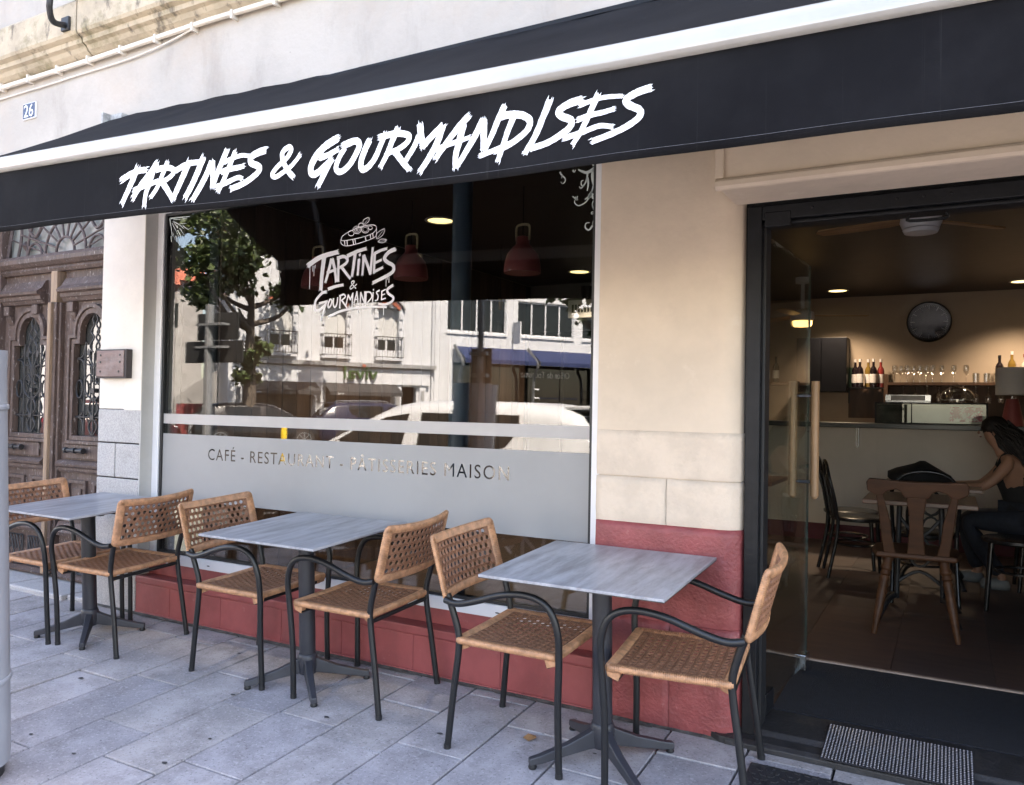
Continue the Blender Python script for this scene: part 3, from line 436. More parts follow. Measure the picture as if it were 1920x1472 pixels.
# ---------------------------------------------------------------- films and vinyl on the window
def PW(v, l): return (v.x, .1065 - l * .3, v.y)
M_FROST = mat('frosted film', (.295, .29, .283), .5, .04, 2, spec=.35)
def text_curve(body, size, loc, extrude=0, align='LEFT', spacing=1.0, sx=1.0):
    cu = bpy.data.curves.new('t', 'FONT'); cu.body = body; cu.size = size; cu.align_x = align; cu.space_character = spacing; cu.resolution_u = 4; cu.extrude = extrude
    o = bpy.data.objects.new('t', cu); COL.objects.link(o); bpy.context.view_layer.update(); return o
def text_mesh(body, size, align='LEFT', spacing=1.0, extrude=0):
    o = text_curve(body, size, None, extrude, align, spacing); dg = bpy.context.evaluated_depsgraph_get(); me = bpy.data.meshes.new_from_object(o.evaluated_get(dg))
    vs = [v.co.copy() for v in me.vertices]; fs = [tuple(p.vertices) for p in me.polygons]
    bpy.data.objects.remove(o); return vs, fs
# frosted band with the words cut out of it: even-odd fill of a 2-D curve
o = text_curve('CAFÉ - RESTAURANT - PÂTISSERIES MAISON', .098, None, 0, 'LEFT', 1.18)
for ob in bpy.context.selected_objects: ob.select_set(False)
bpy.context.view_layer.objects.active = o; o.select_set(True); bpy.ops.object.convert(target='CURVE')
cu = o.data; cu.dimensions = '2D'; cu.fill_mode = 'BOTH'; cu.offset = 0.0
us = [p.co.x for s in cu.splines for p in s.bezier_points]; u0, u1 = min(us), max(us); TX0, TX1, TZ = -3.962, -1.862, .972
kx = (TX1 - TX0) / (u1 - u0)
sp = cu.splines.new('POLY'); sp.points.add(3); sp.use_cyclic_u = True
for p, c in zip(sp.points, [(-4.379, .712), (-1.441, .712), (-1.441, 1.121), (-4.379, 1.121)]): p.co = (u0 + (c[0] - TX0) / kx, c[1] - TZ, 0, 1)
bpy.context.view_layer.update(); dg = bpy.context.evaluated_depsgraph_get(); me = bpy.data.meshes.new_from_object(o.evaluated_get(dg))
fb = MB(); fb.add([(TX0 + (v.co.x - u0) * kx, .1072, TZ + v.co.y) for v in me.vertices], [tuple(p.vertices) for p in me.polygons]); bpy.data.objects.remove(o)
fo = obj('frosted_band', fb, M_FROST, wfo, fixn=False); fo['label'] = 'wide frosted film band with the words cut out'
obj('frosted_stripe', MB().quad((-4.379, .1072, 1.184), (-1.441, .1072, 1.184), (-1.441, .1072, 1.246), (-4.379, .1072, 1.246)), mat('frosted stripe film', (.40, .375, .355), .5, .03), wfo, fixn=False)
obj('frosted_strip_low', MB().quad((-3.05, .1072, .60), (-1.441, .1072, .60), (-1.441, .1072, .672), (-3.05, .1072, .672)), M_FROST, wfo, fixn=False) if False else None
# logo
lg = MB(); rg = random.Random(3)
for pts, w_ in LOGO_BRUSH: stroke(lg, PW, pts, w_, rg, .6)
for pts, w_ in LOGO_FINE: stroke(lg, PW, pts, w_, rg, 0, 3)
lo = obj('window_logo', lg, M_GRAPH, wfo, fixn=False); lo['label'] = 'white tart drawing over brush lettered shop name on the glass'
fl = MB(); M_FLOR = mat('pale green vinyl', (.50, .56, .54), .6, .03)
def fline(pts, w, n=6):
    q = cat([(a, b, 0) for a, b in pts], n); N = len(q); Ls = []
    for i in range(N):
        t = (q[min(i + 1, N - 1)] - q[max(i - 1, 0)]).normalized(); nn = Vector((-t.y, t.x, 0)); ww = w * (.35 + .65 * (1 - i / (N - 1))) / 2; Ls.append((q[i] + nn * ww, q[i] - nn * ww))
    for i in range(N - 1): fl.quad(PW(Ls[i][0], .001), PW(Ls[i + 1][0], .001), PW(Ls[i + 1][1], .001), PW(Ls[i][1], .001))
for pts, w_ in FLORAL[20:]: fline(pts, w_ * 1.25)
obj('corner_vinyl', fl, M_FLOR, wfo, fixn=False); fl = MB()
for pts, w_ in FLORAL[:20]: fline(pts, w_ * 1.25)
obj('corner_vinyl', fl, M_FLOR, wfo, fixn=False)

# ---------------------------------------------------------------- wall details
def text_on(name, body, size, x, y, z, m, parent, align='CENTER', sx=1, extrude=.0006, spacing=1):
    vs, fs = text_mesh(body, size, align, spacing, extrude); mb = MB(); mb.add([(x + v.x * sx, y - v.z, z + v.y) for v in vs], fs); return obj(name, mb, m, parent)
M_BLUEEN = mat('blue enamel', (.006, .010, .060), .25, .05)
npx = empty('house_number_plate', 'small blue enamel plate with white number 26 high on the wall', 'house number', (-5.75, 0, 3.37))
pl = obj('plate', MB().box(-.076, .076, -.012, 0, -.058, .058), M_WHITE, npx, bevel=.003); obj('field', MB().box(-.070, .070, -.014, -.010, -.052, .052), M_BLUEEN, npx)
text_on('digits', '26', .125, 0, -.0155, -.043, M_WHITE, npx, sx=.95, extrude=.001)
pq = empty('wall_plaque', 'worn wooden plaque with screws on the left white pillar', 'plaque', (-4.695, -.004, 1.557))
M_PLQ = mat('worn plaque wood', (.20, .13, .115), .6, .2, 6, .3, 40, stretch=(1, 1, 6)); layer(M_PLQ, (.30, .26, .25), 8, .5, .7, amt=.5)
obj('board', MB().box(-.150, .150, -.045, 0, -.092, .092), mat('plaque dark edge', (.05, .04, .04), .7), pq, bevel=.004)
obj('face', MB().box(-.143, .132, -.050, -.044, -.082, .084), M_PLQ, pq, bevel=.003)
for (a, b) in [(-.10, .055), (.095, .055), (-.10, .01), (.095, .01), (-.10, -.05), (.085, -.05)]: obj('screw', MB().lathe([(.0, 0), (.007, 0), (.007, .003), (0, .004)], 8, M=Matrix.Translation((a, -.050, b)) @ Matrix.Rotation(pi / 2, 4, 'X')), M_DKIRON, pq)
cd = empty('wall_conduit', 'painted conduit pipe with clips under the stone ledge', 'pipe', (-4.5, 0, 3.58))
CP = lambda o: (setattr(o, 'parent', cd), setattr(o, 'matrix_parent_inverse', Matrix.Translation((4.5, 0, -3.58))), o)[2]
pts = [(-13, -.03, 3.575), (-5.0, -.03, 3.585), (-3.9, -.03, 3.60), (-2.0, -.03, 3.58), (1, -.03, 3.58)]
CP(obj('pipe', MB().tube(pts, .017, 8), M_CREAM, smooth=40))
CP(obj('cable', MB().tube(cat([(-13, -.012, 3.515), (-6.2, -.012, 3.515), (-5.3, -.012, 3.52), (-4.6, -.014, 3.525), (-4.2, -.02, 3.56), (-3.7, -.03, 3.63), (-3.3, -.02, 3.60)], 5), .006, 6), M_CREAM, smooth=40))
for i in range(12): x = -6.4 + i * .34; CP(obj('clip', MB().box(x - .008, x + .008, -.052, 0, 3.553 + .003 * i * .3, 3.61), M_CREAM))
bk = empty('iron_bracket', 'curved black iron bracket reaching up from the stone ledge', 'bracket', (-5.11, -.15, 3.79))
BP = lambda o: (setattr(o, 'parent', bk), setattr(o, 'matrix_parent_inverse', Matrix.Translation((5.11, .15, -3.79))), o)[2]
BP(obj('bar', MB().tube(cat([(-5.11, -.15, 3.785), (-5.10, -.24, 3.765), (-5.065, -.29, 3.82), (-5.045, -.30, 3.95), (-5.04, -.30, 4.7)], 6), .020, 8), M_DKIRON, smooth=40))
BP(obj('foot_plate', MB().box(-5.15, -5.07, -.165, -.143, 3.745, 3.835), M_DKIRON, bevel=.004))
rl = empty('balcony_railing', 'black scrolled iron railing standing on the ledge at the top left', 'railing', (-5.0, -.12, 3.96))
RP = lambda o: (setattr(o, 'parent', rl), setattr(o, 'matrix_parent_inverse', Matrix.Translation((5.0, .12, -3.96))), o)[2]
RP(obj('post', MB().tube([(-5.06, -.11, 3.95), (-5.06, -.11, 4.9)], .018, 8), M_DKIRON, smooth=40))
RP(obj('scroll', MB().tube(cat([(-5.22, -.16, 4.03), (-5.06, -.16, 3.975), (-4.96, -.16, 3.99), (-4.95, -.16, 4.05), (-5.0, -.16, 4.04), (-4.99, -.16, 3.97), (-4.92, -.16, 3.935)], 6), .02, 8), M_DKIRON, smooth=40))
RP(obj('rail', MB().tube([(-9, -.12, 4.85), (-2, -.12, 4.85)], .02, 8), M_DKIRON, smooth=40))

# ================================================================== furniture on the pavement
def place_top(o): return o
# ---- cane panels: octagonal holes in staggered rows
def cane(mb, S, W, H, p, rh):
    rows = max(1, round(H / p)); ph = H / rows; cols = max(1, round(W / p)); pw = W / cols
    for j in range(rows):
        sh = (j % 2) * .5; v0 = j * ph; cells = []
        if sh: cells.append((0, pw * .5, False))
        for i in range(cols - (1 if sh else 0)): cells.append(((i + sh) * pw, (i + 1 + sh) * pw, True))
        if sh: cells.append((W - pw * .5, W, False))
        for (a, b, hole) in cells:
            m = ((a + b) / 2, v0 + ph / 2)
            outer = [(a, v0), (m[0], v0), (b, v0), (b, m[1]), (b, v0 + ph), (m[0], v0 + ph), (a, v0 + ph), (a, m[1])]
            if hole:
                inner = [(m[0] + rh * pw * cos(radians(225 + 45 * k)) * 1.0, m[1] + rh * ph * sin(radians(225 + 45 * k)) * (1.0 if k % 2 == 0 else 1.05)) for k in range(8)]
                mid = [((o[0] * .45 + i_[0] * .55), (o[1] * .45 + i_[1] * .55)) for o, i_ in zip(outer, inner)]
                vs = [S(u, v, 0) for u, v in outer] + [S(u, v, .0022) for u, v in mid] + [S(u, v, -.0005) for u, v in inner]
                mb.add(vs, [(k, (k + 1) % 8, 8 + (k + 1) % 8, 8 + k) for k in range(8)] + [(8 + k, 8 + (k + 1) % 8, 16 + (k + 1) % 8, 16 + k) for k in range(8)])
            else: mb.add([S(u, v, 0) for u, v in outer], [tuple(range(8))])
def wrap(mb, path, rx, ry, pitch=.0075, n=8, close=True):
    """tube wrapped in flat cane: ring radius steps with every turn"""
    P = [Vector(p) for p in path]; L = 0; acc = [0]
    Q = P + [P[0]] if close else P
    for a, b in zip(Q[:-1], Q[1:]): L += (b - a).length; acc.append(L)
    N = int(L / pitch) * 3; pts = []; rs = []
    for i in range(N):
        d = L * i / N; k = max(j for j in range(len(acc)) if acc[j] <= d + 1e-9); k = min(k, len(Q) - 2)
        pts.append(Q[k].lerp(Q[k + 1], (d - acc[k]) / max(1e-9, acc[k + 1] - acc[k]))); rs.append(rx * (1.0 if i % 3 else .70))
    mb.tube(pts, rs, n, close=close)
def flatwrap(mb, S, W, H, r, wd, t, pitch=.0075):
    """flat border strip wound with cane: section swept round a rounded rectangle in panel space"""
    path = rrect(W, H, r, 5); n = len(path); acc = [0]
    for a, b in zip(path, path[1:] + path[:1]): acc.append(acc[-1] + sqrt((a[0] - b[0]) ** 2 + (a[1] - b[1]) ** 2))
    L = acc[-1]; N = int(L / pitch) * 3; rings = []
    def at(d):
        d %= L; k = 0
        while k < n - 1 and acc[k + 1] <= d: k += 1
        a, b = path[k], path[(k + 1) % n]; f = (d - acc[k]) / max(1e-9, acc[k + 1] - acc[k]); return (a[0] + (b[0] - a[0]) * f, a[1] + (b[1] - a[1]) * f)
    for i in range(N):
        d = L * i / N; p = at(d); q0 = at(d - .004); q1 = at(d + .004); tx, ty = q1[0] - q0[0], q1[1] - q0[1]; l = sqrt(tx * tx + ty * ty) or 1; nx, ny = ty / l, -tx / l
        e = 1.0 if i % 3 else .70; o = 0 if i % 3 else -.0014
        rings.append([S(p[0] + nx * (a + o), p[1] + ny * (a + o), h * e) for a, h in ((0, .45 * t), (-.10 * wd, .9 * t), (-.5 * wd, t), (-.9 * wd, .8 * t), (-wd, 0), (-.9 * wd, -.8 * t), (-.5 * wd, -t), (-.10 * wd, -.9 * t), (0, -.45 * t))])
    m = len(rings[0]); vs = [v for r_ in rings for v in r_]
    mb.add(vs, [(i * m + k, i * m + (k + 1) % m, ((i + 1) % N) * m + (k + 1) % m, ((i + 1) % N) * m + k) for i in range(N) for k in range(m)])
def rrect(W, H, r, n=5):
    out = []
    for (cx, cy_, a0) in ((W - r, H - r, 0), (r, H - r, 90), (r, r, 180), (W - r, r, 270)):
        for k in range(n + 1): a = radians(a0 + 90 * k / n); out.append((cx + r * cos(a), cy_ + r * sin(a)))
    d = []
    for (a, b) in zip(out, out[1:] + out[:1]):
        m = max(1, int(sqrt((a[0] - b[0]) ** 2 + (a[1] - b[1]) ** 2) / .05))
        for k in range(m): d.append((a[0] + (b[0] - a[0]) * k / m, a[1] + (b[1] - a[1]) * k / m))
    return d
def make_chair(label):
    t = empty('cane_armchair', label, 'chair', group='woven armchairs at the pavement tables')
    for s in (1, -1):
        arm = [(.245, .225 * s, .0), (.243, .228 * s, .25), (.252, .235 * s, .44), (.250, .245 * s, .55), (.215, .25 * s, .632), (.14, .252 * s, .664), (.03, .252 * s, .655), (-.10, .25 * s, .612), (-.18, .245 * s, .592), (-.238, .238 * s, .598)]
        obj('arm_leg', MB().tube(cat(arm, 5), .0135, 10), M_TUBE, t, smooth=50)
        leg = [(-.245, .222 * s, .0), (-.222, .215 * s, .20), (-.198, .210 * s, .38), (-.195, .210 * s, .46), (-.215, .214 * s, .54), (-.240, .218 * s, .615)]
        obj('rear_leg', MB().tube(cat(leg, 5), .0135, 10), M_TUBE, t, smooth=50)
        for x in (.245, -.245): obj('foot_cap', MB().lathe([(.0145, .0), (.0145, .018)], 10, (x, (.225 if x > 0 else .222) * s, 0)), M_GASKET, t)
    obj('cross_bar', MB().tube([(.20, -.22, .405), (.20, .22, .405)], .010, 8), M_TUBE, t, smooth=50); obj('cross_bar', MB().tube([(-.195, -.21, .41), (-.195, .21, .41)], .010, 8), M_TUBE, t, smooth=50)
    # seat
    W, H = .46, .45; bx = .030
    def SS(u, v, h):
        x = -.205 + v; y = -W / 2 + u; a = (y / (W / 2)); return (x, y, .448 - .016 * (1 - a * a) * (1 - ((v - H / 2) / (H / 2)) ** 2 * .3) + .010 * abs((v - H / 2) / (H / 2)) ** 3 * (1 - a * a) + h)
    mb = MB(); cane(mb, lambda u, v, h: SS(u + bx * 1.3, v + bx * 1.3, h), W - 2.6 * bx, H - 2.6 * bx, .031, .30)
    obj('seat_weave', mb, M_CANE, t, solid=.004)
    bd = MB(); flatwrap(bd, lambda u, v, h: SS(u, v, h - .008), W, H, .022, .042, .014)
    obj('seat_border', bd, M_WICK, t, smooth=60)
    for s in (1, -1):
        obj('seat_tab', MB().prism([(.195, .395), (.235, .41), (.245, .445), (.18, .445)], .195 * s, .222 * s, 'y'), M_WICK, t, bevel=.003)
        obj('seat_tab', MB().prism([(-.19, .395), (-.155, .41), (-.15, .44), (-.20, .44)], .175 * s, .20 * s, 'y'), M_WICK, t, bevel=.003)
    # back
    W2, H2 = .475, .255
    def SB(u, v, h):
        a = (u - W2 / 2) / (W2 / 2); x = -.238 - .068 * v / H2 - .040 * (1 - a * a) - h * .97; return (x, -W2 / 2 + u, .588 + v - .010 * (1 - a * a) * (v / H2) + .0 - h * .2)
    mb = MB(); b2 = .034; cane(mb, lambda u, v, h: SB(u + b2, v + b2, h), W2 - 2 * b2, H2 - 2 * b2, .0325, .33)
    obj('back_weave', mb, M_CANE, t, solid=.004)
    bd = MB(); flatwrap(bd, SB, W2, H2, .026, .036, .0105)
    obj('back_border', bd, M_WICK, t, smooth=60)
    return t
ch0 = make_chair('woven wicker armchair at the far left table, its back to the wooden door')
spots = [(-4.60, -.385, 0.0, None), (-4.06, -.36, pi + .02, 'woven wicker armchair on the right side of the far left table'),
         (-3.075, -.285, .0, 'woven wicker armchair on the left side of the middle table'), (-2.385, -.285, pi, 'woven wicker armchair on the right side of the middle table'),
         (-1.49, -.365, .0, 'woven wicker armchair on the left side of the right table'), (-.845, -.34, pi + .10, 'woven wicker armchair beside the cafe doorway, right of the last table')]
for i, (x, y, rz, lb) in enumerate(spots):
    c = ch0 if i == 0 else copy_tree(ch0)
    if lb: c['label'] = lb
    slope_place(c, x, y, rz)
def make_table(label):
    t = empty('bistro_table', label, 'table', group='bistro tables on the pavement')
    obj('table_top', MB().box(-.352, .352, -.330, .330, .7395, .750), M_LAM, t, bevel=.0015)
    obj('top_edge', MB().box(-.3515, .3515, -.3295, .3295, .7370, .7392), M_LAMEDGE, t)
    obj('top_plate', MB().box(-.16, .16, -.02, .02, .722, .7365).box(-.02, .02, -.16, .16, .7225, .7366).box(.10, .13, -.015, .015, .69, .722), M_PED, t, bevel=.003)
    obj('column', MB().lathe([(.038, .13), (.038, .722)], 24), M_PED, t, smooth=40)
    obj('hub', MB().lathe([(.040, .055), (.046, .075), (.046, .135), (.041, .150), (.038, .152)], 24), M_PED, t, smooth=40)
    for (dx, dy) in ((.215, .19), (-.215, .19), (.215, -.19), (-.215, -.19)):
        L = sqrt(dx * dx + dy * dy); a = atan2(dy, dx); M = Matrix.Rotation(a, 4, 'Z'); mb = MB(); secs = [(.030, .060, .135, .024), (.06, .056, .118, .022), (.14, .040, .082, .019), (L - .035, .018, .048, .017), (L + .004, .016, .040, .015)]
        vs = []
        for (x, z0, z1, hw) in secs: vs += [M @ Vector(v) for v in ((x, -hw, z0), (x, hw, z0), (x, hw * .8, z1), (x, -hw * .8, z1))]
        fs = [(i * 4 + k, i * 4 + (k + 1) % 4, i * 4 + 4 + (k + 1) % 4, i * 4 + 4 + k) for i in range(len(secs) - 1) for k in range(4)] + [(0, 1, 2, 3), tuple(range(4 * len(secs) - 4, 4 * len(secs)))]
        mb.add(vs, fs); lg_ = obj('base_leg', mb, M_PED, t, bevel=.004)
        obj('glide', MB().lathe([(.015, 0), (.017, .006), (.012, .020)], 12, (dx * (L - .01) / L, dy * (L - .01) / L, 0)), M_GASKET, lg_, smooth=40)
    return t
tb0 = make_table('grey wood look bistro table farthest left, in front of the wooden door')
for i, (x, y, lb) in enumerate([(-4.315, -.39, None), (-2.69, -.352, 'grey wood look bistro table in the middle, under the frosted lettering'), (-1.157, -.385, 'grey wood look bistro table nearest the cafe doorway')]):
    t = tb0 if i == 0 else copy_tree(tb0)
    if lb: t['label'] = lb
    slope_place(t, x, y, 0)
# pale round litter bin cut by the left picture edge
M_GREYM = mat('pale grey painted metal', (.30, .315, .345), .45, .08, 4)
lb_ = empty('litter_bin', 'tall pale grey round litter bin cut off by the left picture edge', 'bin'); slope_place(lb_, -3.178, -1.63, 0)
obj('drum', MB().lathe([(.0, .05), (.150, .05), (.152, .10), (.166, 1.50), (.170, 1.56), (.170, 1.58), (.152, 1.58), (.150, 1.40), (0, 1.40)], 40), M_GREYM, lb_, smooth=40)
obj('base', MB().lathe([(.13, 0), (.13, .05)], 32), M_DKIRON, lb_, smooth=40)
for z in (.35, 1.36): obj('band', MB().lathe([(.1555 + .010 * (z - .1), z), (.1585 + .010 * (z - .1), z + .004), (.1585 + .010 * (z - .1), z + .016), (.1555 + .010 * (z - .1), z + .02)], 40), M_GREYM, lb_, smooth=40)
obj('door_seam', MB().box(.1545, .1575, -.002, .002, .40, 1.33), M_DKIRON, lb_)

# ================================================================== old wooden double door on the left
DY = .25
wd = empty('wooden_double_door', 'weathered brown double door with arched iron grilles and a fanlight', 'door', (-5.70, DY, .03))
WP = lambda o: (setattr(o, 'parent', wd), setattr(o, 'matrix_parent_inverse', Matrix.Translation((5.70, -DY, -.03))), o)[2]
def wobj(name, mb, m=None, parent=None, **k):
    o = obj(name, mb, m or M_OLDWOOD, parent, **k)
    return o if parent else WP(o)
CX = -5.70
wobj('door_frame', MB().box(-6.52, -6.44, DY - .05, DY + .10, .02, 2.98).box(-4.96, -4.86, DY - .05, DY + .10, .02, 2.98).box(-6.44, -4.96, DY - .05, DY + .10, 2.92, 2.98), bevel=.006)
def mould(z0, z1, y, prof, x0=-6.44, x1=-4.96): return MB().prism([(DY - a, z0 + (z1 - z0) * b) for a, b in prof], x0, x1, 'x')
wobj('transom', mould(2.262, 2.395, 0, [(-.06, 0), (.03, 0), (.045, .18), (.04, .3), (.06, .36), (.085, .55), (.085, .78), (.06, 1), (-.06, 1)]))
wobj('fan_pane', MB().box(-6.44, -4.96, DY + .03, DY + .04, 2.395, 2.92), M_FANGLASS)
fan = MB(); fc = (-5.70, 2.41)
def ring(r, a0=0, a1=180, n=18, c=fc): return [(c[0] + r * cos(radians(a0 + (a1 - a0) * k / n)), DY - .0, c[1] + r * sin(radians(a0 + (a1 - a0) * k / n))) for k in range(n + 1)]
fan.tube(ring(.11), .010, 6); fan.tube(ring(.245), .010, 6); fan.tube(ring(.48), .010, 6)
for a in range(0, 181, 20):
    if a in (0, 180): continue
    fan.tube([(fc[0] + .11 * cos(radians(a)), DY, fc[1] + .11 * sin(radians(a))), (fc[0] + .6 * cos(radians(a)), DY, fc[1] + .5 * sin(radians(a)) + .0)], .008, 6)
for s in (1, -1):
    fan.tube(cat([(fc[0] + .30 * s, DY, 2.62), (fc[0] + .37 * s, DY, 2.55), (fc[0] + .45 * s, DY, 2.60), (fc[0] + .46 * s, DY, 2.70), (fc[0] + .38 * s, DY, 2.74), (fc[0] + .34 * s, DY, 2.70)], 5), .012, 6)
    fan.tube(cat([(fc[0] + .60 * s, DY, 2.40), (fc[0] + .56 * s, DY, 2.6), (fc[0] + .60 * s, DY, 2.9)], 5), .011, 6); fan.tube([(fc[0] + .74 * s, DY, 2.40), (fc[0] + .62 * s, DY, 2.9)], .012, 6)
    fan.tube(ring(.09, c=(fc[0] + .38 * s, 2.41)), .010, 6); fan.tube([(fc[0] + .25 * s, DY, 2.42), (fc[0] + .72 * s, DY, 2.56)], .006, 6); fan.lathe([(0, -.04), (.03, 0), (0, .04)], 6, (fc[0] + .50 * s, DY, 2.49))
wobj('fan_grille', fan, M_IRON, smooth=50)
wobj('centre_stile', MB().box(-5.775, -5.735, DY - .075, DY + .05, .06, 2.03).box(-5.775, -5.70, DY - .055, DY + .05, 2.03, 2.262), M_TANWOOD, bevel=.006)
wobj('stile_bead', MB().box(-5.734, -5.700, DY - .055, DY + .05, .06, 2.03).box(-5.699, -5.675, DY - .035, DY + .05, .06, 2.03), bevel=.006)
def archpoly(c, w, z0, zs, sw, zt, n=12):
    """shouldered arch outline: rectangle w wide to zs, then a round arch 2*sw wide to zt"""
    out = [(c - w / 2, z0), (c + w / 2, z0), (c + w / 2, zs), (c + sw, zs)]
    zc = zt - sw
    for k in range(n + 1): a = pi * k / n; out.append((c + sw * cos(a), max(zs, zc) + sw * sin(a)))
    out += [(c - sw, zs), (c - w / 2, zs)]; return out
def band(mb, poly_o, poly_i, y0, y1):
    n = len(poly_o); vs = [(p[0], y, p[1]) for y in (y0, y1) for p in poly_o] + [(p[0], y, p[1]) for y in (y0, y1) for p in poly_i]
    fs = []
    for k in range(n):
        j = (k + 1) % n; fs += [(k, j, 2 * n + j, 2 * n + k), (k, n + k, n + j, j), (2 * n + k, 2 * n + j, 3 * n + j, 3 * n + k), (n + k, 3 * n + k, 3 * n + j, n + j)]
    mb.add(vs, fs)
for s, c, x0, x1 in ((-1, -6.085, -6.44, -5.775), (1, -5.335, -5.675, -4.96)):
    # leaf with its window opening: side, lower and upper boards around the opening
    lf = MB(); ow = .44; po = archpoly(c, ow, 1.045, 1.745, .155, 1.965); n = len(po)
    rect = [(x0, 1.045), (x1, 1.045), (x1, 1.745), (x1, 1.80)] + [(x1 + (x0 - x1) * k / 12, 2.05) for k in range(13)] + [(x0, 1.80), (x0, 1.745)]
    rect[0] = (x0, 1.045); vs = [(p[0], DY, p[1]) for p in rect] + [(p[0], DY, p[1]) for p in po] + [(p[0], DY + .05, p[1]) for p in po]
    m_ = len(rect); fs = []
    for k in range(m_):
        j = (k + 1) % m_; fs += [(k, j, m_ + j, m_ + k), (m_ + k, m_ + j, m_ + n + j, m_ + n + k)]
    lf.add(vs, fs); lf.box(x0, x1, DY, DY + .05, .05, 1.045).box(x0, x1, DY, DY + .05, 2.05, 2.262)
    leaf = wobj('door_leaf', lf)
    LPAR = lambda name, mb, m=None, **k: obj(name, mb, m or M_OLDWOOD, leaf, **k)
    mo = MB(); band(mo, archpoly(c, ow + .075, 1.005, 1.79, .195, 2.01), archpoly(c, ow + .03, 1.03, 1.765, .170, 1.98), DY - .030, DY + .01); band(mo, archpoly(c, ow + .028, 1.031, 1.764, .169, 1.979), archpoly(c, ow - .035, 1.065, 1.725, .135, 1.94), DY - .018, DY + .03)
    LPAR('window_moulding', mo, bevel=.004)
    LPAR('window_pane', MB().box(c - .21, c + .21, DY + .035, DY + .042, 1.05, 1.96), M_FOGGLASS)
    g = MB(); y = DY + .012; R_ = .0065
    g.tube([(c, y, 1.07), (c, y, 1.66)], .007, 6)
    for u in (-.105, .105): g.tube([(c + u, y, 1.07), (c + u, y, 1.74)], .0055, 6)
    for z in (1.20, ): g.tube([(c - .2, y, z), (c + .2, y, z)], .006, 6)
    for q in (1, -1):
        g.tube(cat([(c, y, 1.945), (c + .028 * q, y, 1.90), (c + .012 * q, y, 1.86), (c + .045 * q, y, 1.81), (c + .012 * q, y, 1.77), (c + .055 * q, y, 1.71), (c + .02 * q, y, 1.665)], 5), R_, 6)
        g.tube(cat([(c + .01 * q, y, 1.56), (c + .05 * q, y, 1.62), (c + .062 * q, y, 1.66)], 4), R_, 6); g.add([(c + .062 * q + .028 * cos(k * 1.2566 + .3) * (1 if k % 2 else .6), y - .006, 1.665 + .03 * sin(k * 1.2566 + .3)) for k in range(5)], [(0, 1, 2, 3, 4)])
        g.tube(cat([(c + .01 * q, y, 1.32), (c + .095 * q, y, 1.38), (c + .10 * q, y, 1.47), (c + .05 * q, y, 1.505), (c + .022 * q, y, 1.46), (c + .05 * q, y, 1.435)], 5), R_, 6)
        g.tube(cat([(c + .01 * q, y, 1.34), (c + .055 * q, y, 1.26), (c + .01 * q, y, 1.205)], 4), R_, 6); g.tube(cat([(c + .01 * q, y, 1.19), (c + .05 * q, y, 1.13), (c + .01 * q, y, 1.075)], 4), R_, 6)
        g.tube(cat([(c + .02 * q, y, 1.50), (c + .03 * q, y, 1.56), (c + .09 * q, y, 1.58)], 4), R_ * .9, 6)
        g.tube([(c + .165 * q + .038 * cos(k * pi / 6), y, 1.40 + .065 * sin(k * pi / 6)) for k in range(12)], R_, 6, close=True)
        for z in (1.62, 1.20):
            g.tube(cat([(c + .2 * q, y, z), (c + .13 * q, y, z + .02), (c + .108 * q, y, z + .10)], 4), R_ * .8, 6); g.tube(cat([(c + .2 * q, y, z), (c + .13 * q, y, z - .02), (c + .108 * q, y, z - .10)], 4), R_ * .8, 6)
    for z in (1.20, 1.39): g.box(c - .018, c + .018, y - .012, y + .012, z - .016, z + .016)
    LPAR('window_grille', g, M_DKIRON, smooth=50)
    # upper cornice, corbels, sill ledge, panels, handle, vent lattice
    w0, w1 = x0 + .02, x1 - (.12 if s < 0 else .02)
    LPAR('leaf_cornice', MB().prism([(DY, 2.03), (DY - .03, 2.035), (DY - .045, 2.06), (DY - .055, 2.065), (DY - .06, 2.09), (DY - .085, 2.10), (DY - .09, 2.118), (DY - .05, 2.15), (DY - .02, 2.205), (DY, 2.21)], w0, w1, 'x'))
    for u in ((w0 + .06, w1 - .10) if s < 0 else (w0 + .10, w1 - .06)):
        LPAR('corbel', MB().box(u - .035, u + .035, DY - .045, DY, 1.955, 2.028).prism([(DY, 1.88), (DY - .012, 1.90), (DY - .03, 1.93), (DY - .035, 1.955), (DY, 1.955)], u - .02, u + .04, 'x'), bevel=.006)
    LPAR('handle_plate', MB().box(x0 + .06, x1 - .16, DY - .016, DY, .90, 1.0), bevel=.004)
    hx = (c - .14 if s < 0 else c - .14); h = MB().tube([(hx - .06, DY - .055, .962), (hx + .14, DY - .055, .962)], [.014, .014], 10)
    for u in (-.06, .04, .13): h.tube([(hx + u - .012, DY - .055, .962), (hx + u + .012, DY - .055, .962)], .021, 10)
    h.tube([(hx + .09, DY - .05, .962), (hx + .09, DY, .962)], .016, 10); LPAR('handle', h, M_DKIRON, smooth=40)
    LPAR('lock_rail', MB().prism([(DY, .80), (DY - .02, .80), (DY - .028, .815), (DY - .03, .835), (DY - .05, .845), (DY - .055, .862), (DY - .03, .885), (DY, .89)], x0 + .01, x1 - (.08 if s < 0 else .0), 'x'))
    for (a, b) in ((x0 + .10, c - .02), (c + .06, x1 - .06)):
        pm = MB(); band(pm, [(a, .50), (b, .50), (b, .75), (a, .75)], [(a + .028, .528), (b - .028, .528), (b - .028, .722), (a + .028, .722)], DY - .02, DY + .005); LPAR('panel_moulding', pm, bevel=.005)
        LPAR('panel', MB().box(a + .06, b - .06, DY - .012, DY, .56, .69), bevel=.005)
    LPAR('bottom_rail', MB().prism([(DY, .34), (DY - .04, .345), (DY - .05, .37), (DY - .035, .40), (DY - .015, .44), (DY, .44)], x0 + .01, x1, 'x'))
